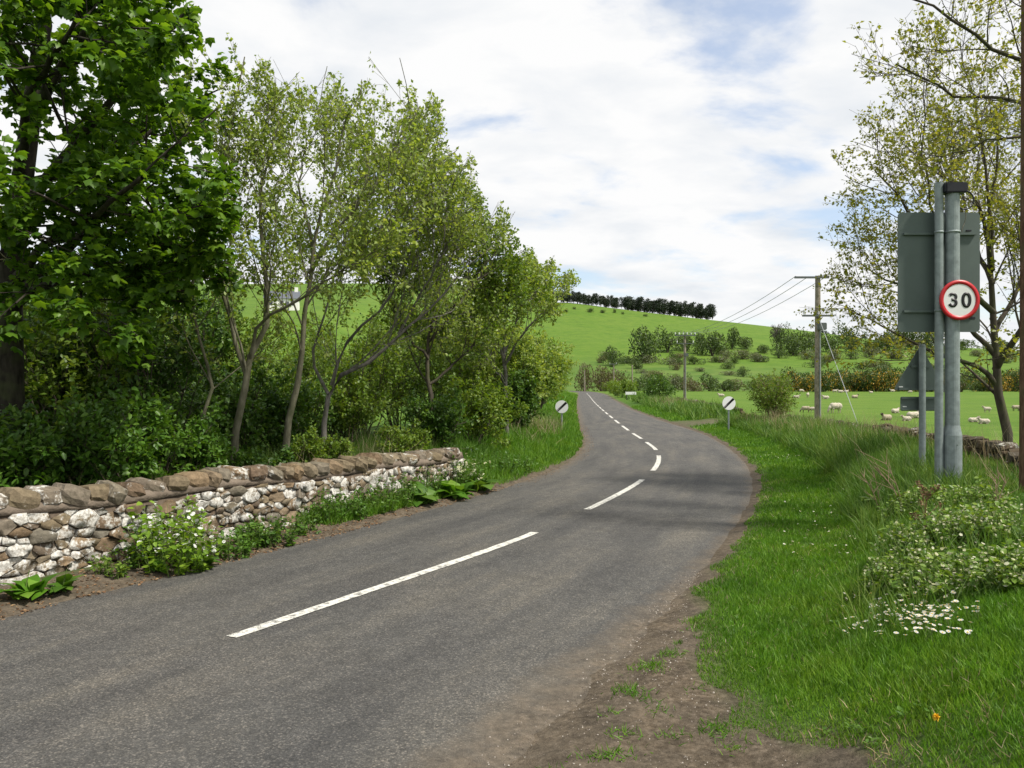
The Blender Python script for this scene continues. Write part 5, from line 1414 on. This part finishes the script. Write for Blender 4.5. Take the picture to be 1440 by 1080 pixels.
def herb(name, label, x, y, rad, h, n_st, leaf, mat, per=9, tmpl=T_OVAL, flowers=None, group=None, cat='plant', flat=0.6, z=None):
    """a clump of upright leafy stems"""
    a = rng.uniform(0, 6.28, n_st); q = np.sqrt(rng.random(n_st)) * rad
    bx, by = x + q * np.cos(a), y + q * np.sin(a)
    bz = hgt(bx, by) - 0.01 if z is None else np.full(n_st, z)
    top = h * rng.uniform(.55, 1.05, n_st) * (1 - 0.35 * (q / rad) ** 2)
    K = 5; t = np.linspace(0, 1, K)
    L_ = rng.normal(size=(n_st, 2)) * 0.10 * h + np.stack([np.cos(a), np.sin(a)], -1) * (q / rad)[:, None] * 0.22 * h
    PP = np.stack([bx[:, None] + L_[:, :1] * t ** 1.6, by[:, None] + L_[:, 1:] * t ** 1.6, bz[:, None] + top[:, None] * t], -1)
    RR = np.linspace(0.004, 0.0018, K)[None] * np.ones((n_st, 1))
    c = np.array([x, y, hz(x, y)])
    root = empty(name, tuple(c)); tag(root, label, cat, group)
    v, f = tube_arrays(PP, RR, 4); link('stems', arr_mesh('stems', v - c, f), M['stemgreen'], root)
    p, d, nn = leaves_on(PP, per, 0.05, 0.012, 0.25, flat)
    d[:, 2] *= 0.5
    lf_ = link('leaves', scatter('leaves', p - c, d, nn, leaf * rng.uniform(.55, 1.3, len(p)), tmpl, 1.15), mat, root)
    if flowers:
        nf, sz, mf, tmin = flowers
        p, d, nn = leaves_on(PP, nf, tmin, 0.018, 0, .8); link('flowers', scatter('flowers', p - c, rand_unit(len(p)), nn, sz * rng.uniform(.6, 1.3, len(p)), T_STAR), mf, root)['kind'] = 'stuff'
    return root
def dock(label, x, y, n, size, group='broad-leaved dock plants', mat='weed'):
    c = np.array([x, y, hz(x, y)])
    a = rng.uniform(0, 6.28, n); el = rng.uniform(0.25, 1.15, n)
    d = np.stack([np.cos(a) * np.cos(el), np.sin(a) * np.cos(el), np.sin(el)], -1)
    nn = np.stack([-np.cos(a) * np.sin(el), -np.sin(a) * np.sin(el), np.cos(el)], -1)
    p = rng.normal(size=(n, 3)) * np.array([.05, .05, .01]) * size / .25
    root = empty('dock_plant', tuple(c)); tag(root, label, 'plant', group)
    link('leaves', scatter('leaves', p, d, nn, size * rng.uniform(.6, 1.2, n), T_LANCE, 0.85), M[mat], root)
    st = [([(0, 0, -0.02), (0.01, 0.0, size * .5), (0.03, .01, size * 1.1)], [.006, .005, .003])]
    link('stem', tubes('stem', st, 5), M['stemgreen'], root)
def onleft(px, py):
    x, y, z = hit(px, py, 4, 60); return x, y
x, y = onleft(243, 800); herb('garlic_mustard', 'tall clump of white-flowered garlic mustard against the wall', x, y + .05, 0.30, 0.70, 84, 0.066, M['garlic'], 12, flowers=(2, .020, M['petal'], .75))
x, y = onleft(205, 800); herb('garlic_mustard', 'narrower leafy clump joined to the left of the garlic mustard', x - .02, y + .1, 0.15, 0.50, 26, 0.055, M['weed'], 11, flowers=(1, .018, M['petal'], .75))
x, y = onleft(155, 808); herb('weed_clump', 'small weed clump at the wall foot with bare stones above', x, y, 0.13, 0.22, 26, 0.04, M['nettle'], 9)
x, y = onleft(325, 780); herb('nettle_clump', 'low feathery clump right of the garlic mustard', x, y, 0.19, 0.27, 44, 0.045, M['weed'], 10)
x, y = onleft(380, 762); herb('nettle_clump', 'dark nettle clump in the middle of the wall foot', x, y, 0.24, 0.34, 54, 0.048, M['dark'], 11)
x, y = onleft(432, 750); herb('weed_clump', 'light green weeds between the nettles and the grass clump', x, y, 0.16, 0.30, 26, 0.045, M['weed'], 9)
x, y = onleft(455, 735); herb('weed_clump', 'upright weed clump close to the wall beside the grass', x, y + .1, 0.2, 0.42, 34, 0.05, M['weed'], 9)
for i, (px, py, n, s, lab) in enumerate([(35, 842, 18, .21, 'low dock leaves under the nearest stretch of wall'), (88, 832, 14, .17, 'pair of broad dock leaves right of the lowest dock'), (283, 797, 18, .20, 'dock sprawling from the foot of the garlic mustard'), (225, 803, 10, .15, 'small dock in front of the garlic mustard'),
        (410, 768, 5, .11, 'lone small dock at the road edge'), (600, 708, 26, .32, 'large dock where the wall begins to vanish in weeds'), (640, 700, 26, .33, 'large dock at the wall end beside the road'), (575, 700, 20, .32, 'tall dock leaning on the wall face'), (675, 690, 24, .33, 'dock in the verge just past the wall end'), (615, 690, 18, .30, 'dock tucked between two larger docks')]):
    x, y = onleft(px, py); dock(lab, x, y, n, s, mat='weed' if i % 3 else 'grass')
x, y = onleft(640, 690); herb('flowering_weed', 'yellow-green flowering weeds over the end of the wall', x, y + .3, 0.36, 0.70, 60, 0.055, M['weed'], 9, flowers=(4, .022, M['cream'], .6))
x, y = onleft(690, 672); herb('flowering_weed', 'green weeds at the start of the grass verge', x, y + .5, 0.4, 0.5, 50, 0.06, M['weed'], 9)
x, y = onleft(565, 715); herb('weed_clump', 'bushy weeds covering the lower wall before the docks', x, y + .25, 0.2, 0.50, 36, 0.05, M['weed'], 10, flowers=(1, .014, M['cream'], .7))
for px, py, rad, h, lab in [(490, 728, .22, .40, 'leafy weeds rising through the grass clump at the wall'), (530, 720, .22, .46, 'tall weeds against the wall just before the bushy weeds'), (350, 772, .15, .26, 'small weeds between the feathery clump and the dark nettles'),
        (600, 700, .25, .50, 'weeds behind the first large dock'), (655, 688, .28, .55, 'weeds packed against the very end of the wall'), (720, 665, .4, .45, 'broad-leaved weeds spreading into the left grass verge')]:
    x, y = onleft(px, py); herb('weed_clump', lab, x, y + .12, rad, h, 44, 0.05, M['weed'], 10)
# flowering dead-nettle bank on the right
dn = [(1265, 812, .24, .26), (1320, 820, .26, .25), (1380, 822, .26, .25), (1432, 815, .25, .26), (1290, 765, .28, .30), (1350, 760, .28, .30), (1410, 755, .30, .32), (1290, 715, .30, .28), (1370, 712, .30, .28)]
DNL = ['dead-nettle clump behind the left half of the daisy patch', 'dead-nettle clump behind the middle of the daisy patch', 'dead-nettle clump behind the right half of the daisy patch', 'dead-nettle clump between the daisy patch and the brown pole', 'dead-nettle clump around the dead thistle', 'dead-nettle clump with yellowish tops below the tall sign', 'flowering dead-nettle clump below the brown pole', 'sparsely flowered dead-nettle clump near the slim sign post', 'sparsely flowered dead-nettle clump at the foot of the tall sign']
for i, (px, py, rad, h) in enumerate(dn):
    x, y, z = hit(px, py + 4, 4, 40)
    herb('deadnettle_clump', DNL[i], x, y, rad, h, 70, 0.042, M['nettle'], 12, flowers=(5 if i < 7 else 2, .0105, M['cream'], .35), group='dead-nettle clumps on the bank')
for px, py, lab in ((1318, 765, 'grey-green broad dock leaf among the dead-nettles'), (1232, 715, 'broad-leaved dock at the left end of the dead-nettles'), (1275, 712, 'dock in front of the tall sign poles')):
    x, y, z = hit(px, py, 4, 40); dock(lab, x, y, 9, .22, 'docks on the right bank', 'nettle')
def dead_stalk(label, px, py, h, n, spread, heads=True, mat='stemdry', name='dead_stalk', lean=0.0):
    x, y, z = hit(px, py, 4, 40); rt = empty(name, (x, y, z)); tag(rt, label, 'plant', 'dead stalks on the right bank')
    paths = []; tips = []
    for i in range(n):
        a = rng.uniform(0, 6.28); e = np.array([math.cos(a) * spread + lean, math.sin(a) * spread * .5, h * rng.uniform(.75, 1)])
        pts = resample([(0, 0, -.03), tuple(e * np.array([.35, .35, .5])), tuple(e)], 7); paths.append((pts, np.linspace(.007, .002, 7))); tips.append(e)
        for j in range(5):
            k = int(rng.integers(2, 6)); d = np.array([rng.normal() * .10 + lean * .3, rng.normal() * .08, rng.uniform(.08, .2)]) * h * 1.6
            q = resample([tuple(pts[k]), tuple(pts[k] + d * .6), tuple(pts[k] + d)], 4); paths.append((q, np.linspace(.004, .0014, 4))); tips.append(pts[k] + d)
    link('stalk', tubes('stalk', paths, 5), M[mat], rt)
    if heads:
        T = np.array(tips); n_ = len(T) * 26
        p = np.repeat(T, 26, 0) + rng.normal(size=(n_, 3)) * .012
        link('seed_heads', scatter('seed_heads', p, rand_unit(n_), rand_unit(n_), rng.uniform(.010, .026, n_), T_DIAMOND), M['thistle'], rt)['kind'] = 'stuff'
dead_stalk('dead brown thistle with fluffy heads in front of the tall sign', 1302, 762, .42, 2, .07, True, 'thistle', 'dead_thistle')
dead_stalk('branched bare dry stalk leaning left of the slim sign post', 1272, 722, .62, 3, .12, False, lean=-.32)
dead_stalk('dry forked stalk at the left end of the bank weeds', 1238, 722, .50, 3, .12, False, lean=-.15)
dead_stalk('thin dry stalks right of the tall sign', 1400, 720, .42, 3, .12, False)

# daisies and a dandelion in the mown verge
def daisy_mesh(r):
    bm = bmesh.new(); n = 11
    for i in range(n):
        a = 2 * math.pi * i / n; w = .20
        vs = [bm.verts.new((q * r * math.cos(b), q * r * math.sin(b), z * r)) for q, b, z in ((.25, a - w, .0), (1, a - w * .75, .12), (1.06, a, .14), (1, a + w * .75, .12), (.25, a + w, .0))]
        bm.faces.new(vs)
    npet = len(bm.faces)
    g = bmesh.ops.create_icosphere(bm, subdivisions=1, radius=r * .34); bmesh.ops.transform(bm, matrix=Matrix.Translation((0, 0, r * .06)) @ Matrix.Diagonal((1, 1, .55, 1)), verts=g['verts'])
    n2 = len(bm.faces)
    bm_cyl(bm, (0, 0, -.055), (0, 0, 0), .0012, .0012, 4)
    for i, f in enumerate(bm.faces): f.material_index = 0 if i < npet else (1 if i < n2 else 2)
    me = bpy.data.meshes.new('daisy'); bm.to_mesh(me); bm.free()
    for k in ('petal', 'yellow', 'stemgreen'): me.materials.append(M[k])
    return me
DM = [daisy_mesh(.0120), daisy_mesh(.0105)]
def daisy(x, y, label, group):
    o = bpy.data.objects.new('daisy', DM[int(rng.integers(0, 2))]); COL.objects.link(o)
    o.location = (x, y, hz(x, y) + .072 + rng.uniform(-.004, .014)); o.rotation_euler = (rng.normal() * .28 + .1, rng.normal() * .28, rng.uniform(0, 6.28)); s = rng.uniform(.8, 1.2); o.scale = (s, s, s)
    tag(o, label, 'daisy', group)
for i in range(190):
    px, py = np.clip(rng.normal(1298, 36), 1225, 1375), np.clip(rng.normal(872, 15), 842, 902)
    x, y, z = hit(px, py + 9, 3, 20); daisy(x, y, 'white daisy in the dense patch below the dead-nettles', 'daisies in the dense patch')
for i in range(34):
    px, py = rng.uniform(1185, 1250), rng.uniform(838, 900)
    x, y, z = hit(px, py + 9, 3, 20); daisy(x, y, 'white daisy scattered thinly to the side of the dense patch', 'scattered daisies')
for i in range(46):
    px, py = rng.uniform(1095, 1205), rng.uniform(690, 800)
    x, y, z = hit(px, py, 3, 30); daisy(x, y, 'white daisy dotted in the shaded verge left of the bank', 'daisies in the shaded verge')
for i in range(36):
    px, py = rng.normal(1097, 16), rng.normal(646, 2.5)
    x, y, z = hit(px, py, 3, 40); daisy(x, y, 'white daisy in the far patch on the verge beside the tall grass', 'daisies in the far patch')
x, y, z = hit(1317, 1030, 2.5, 20)
rt = empty('dandelion', (x, y, z)); tag(rt, 'single yellow dandelion in the near right-hand grass', 'flower')
link('flower_head', scatter('flower_head', np.tile([0, 0, .06], (60, 1)), rand_unit(60) + np.array([0, 0, .3]), rand_unit(60) + np.array([0, 0, 1]), rng.uniform(.012, .019, 60), T_DIAMOND), M['yellow'], rt)
link('stem', cyl_mesh('stem', (0, 0, -.01), (0, 0, .06), .002, .002, 6), M['stemgreen'], rt)
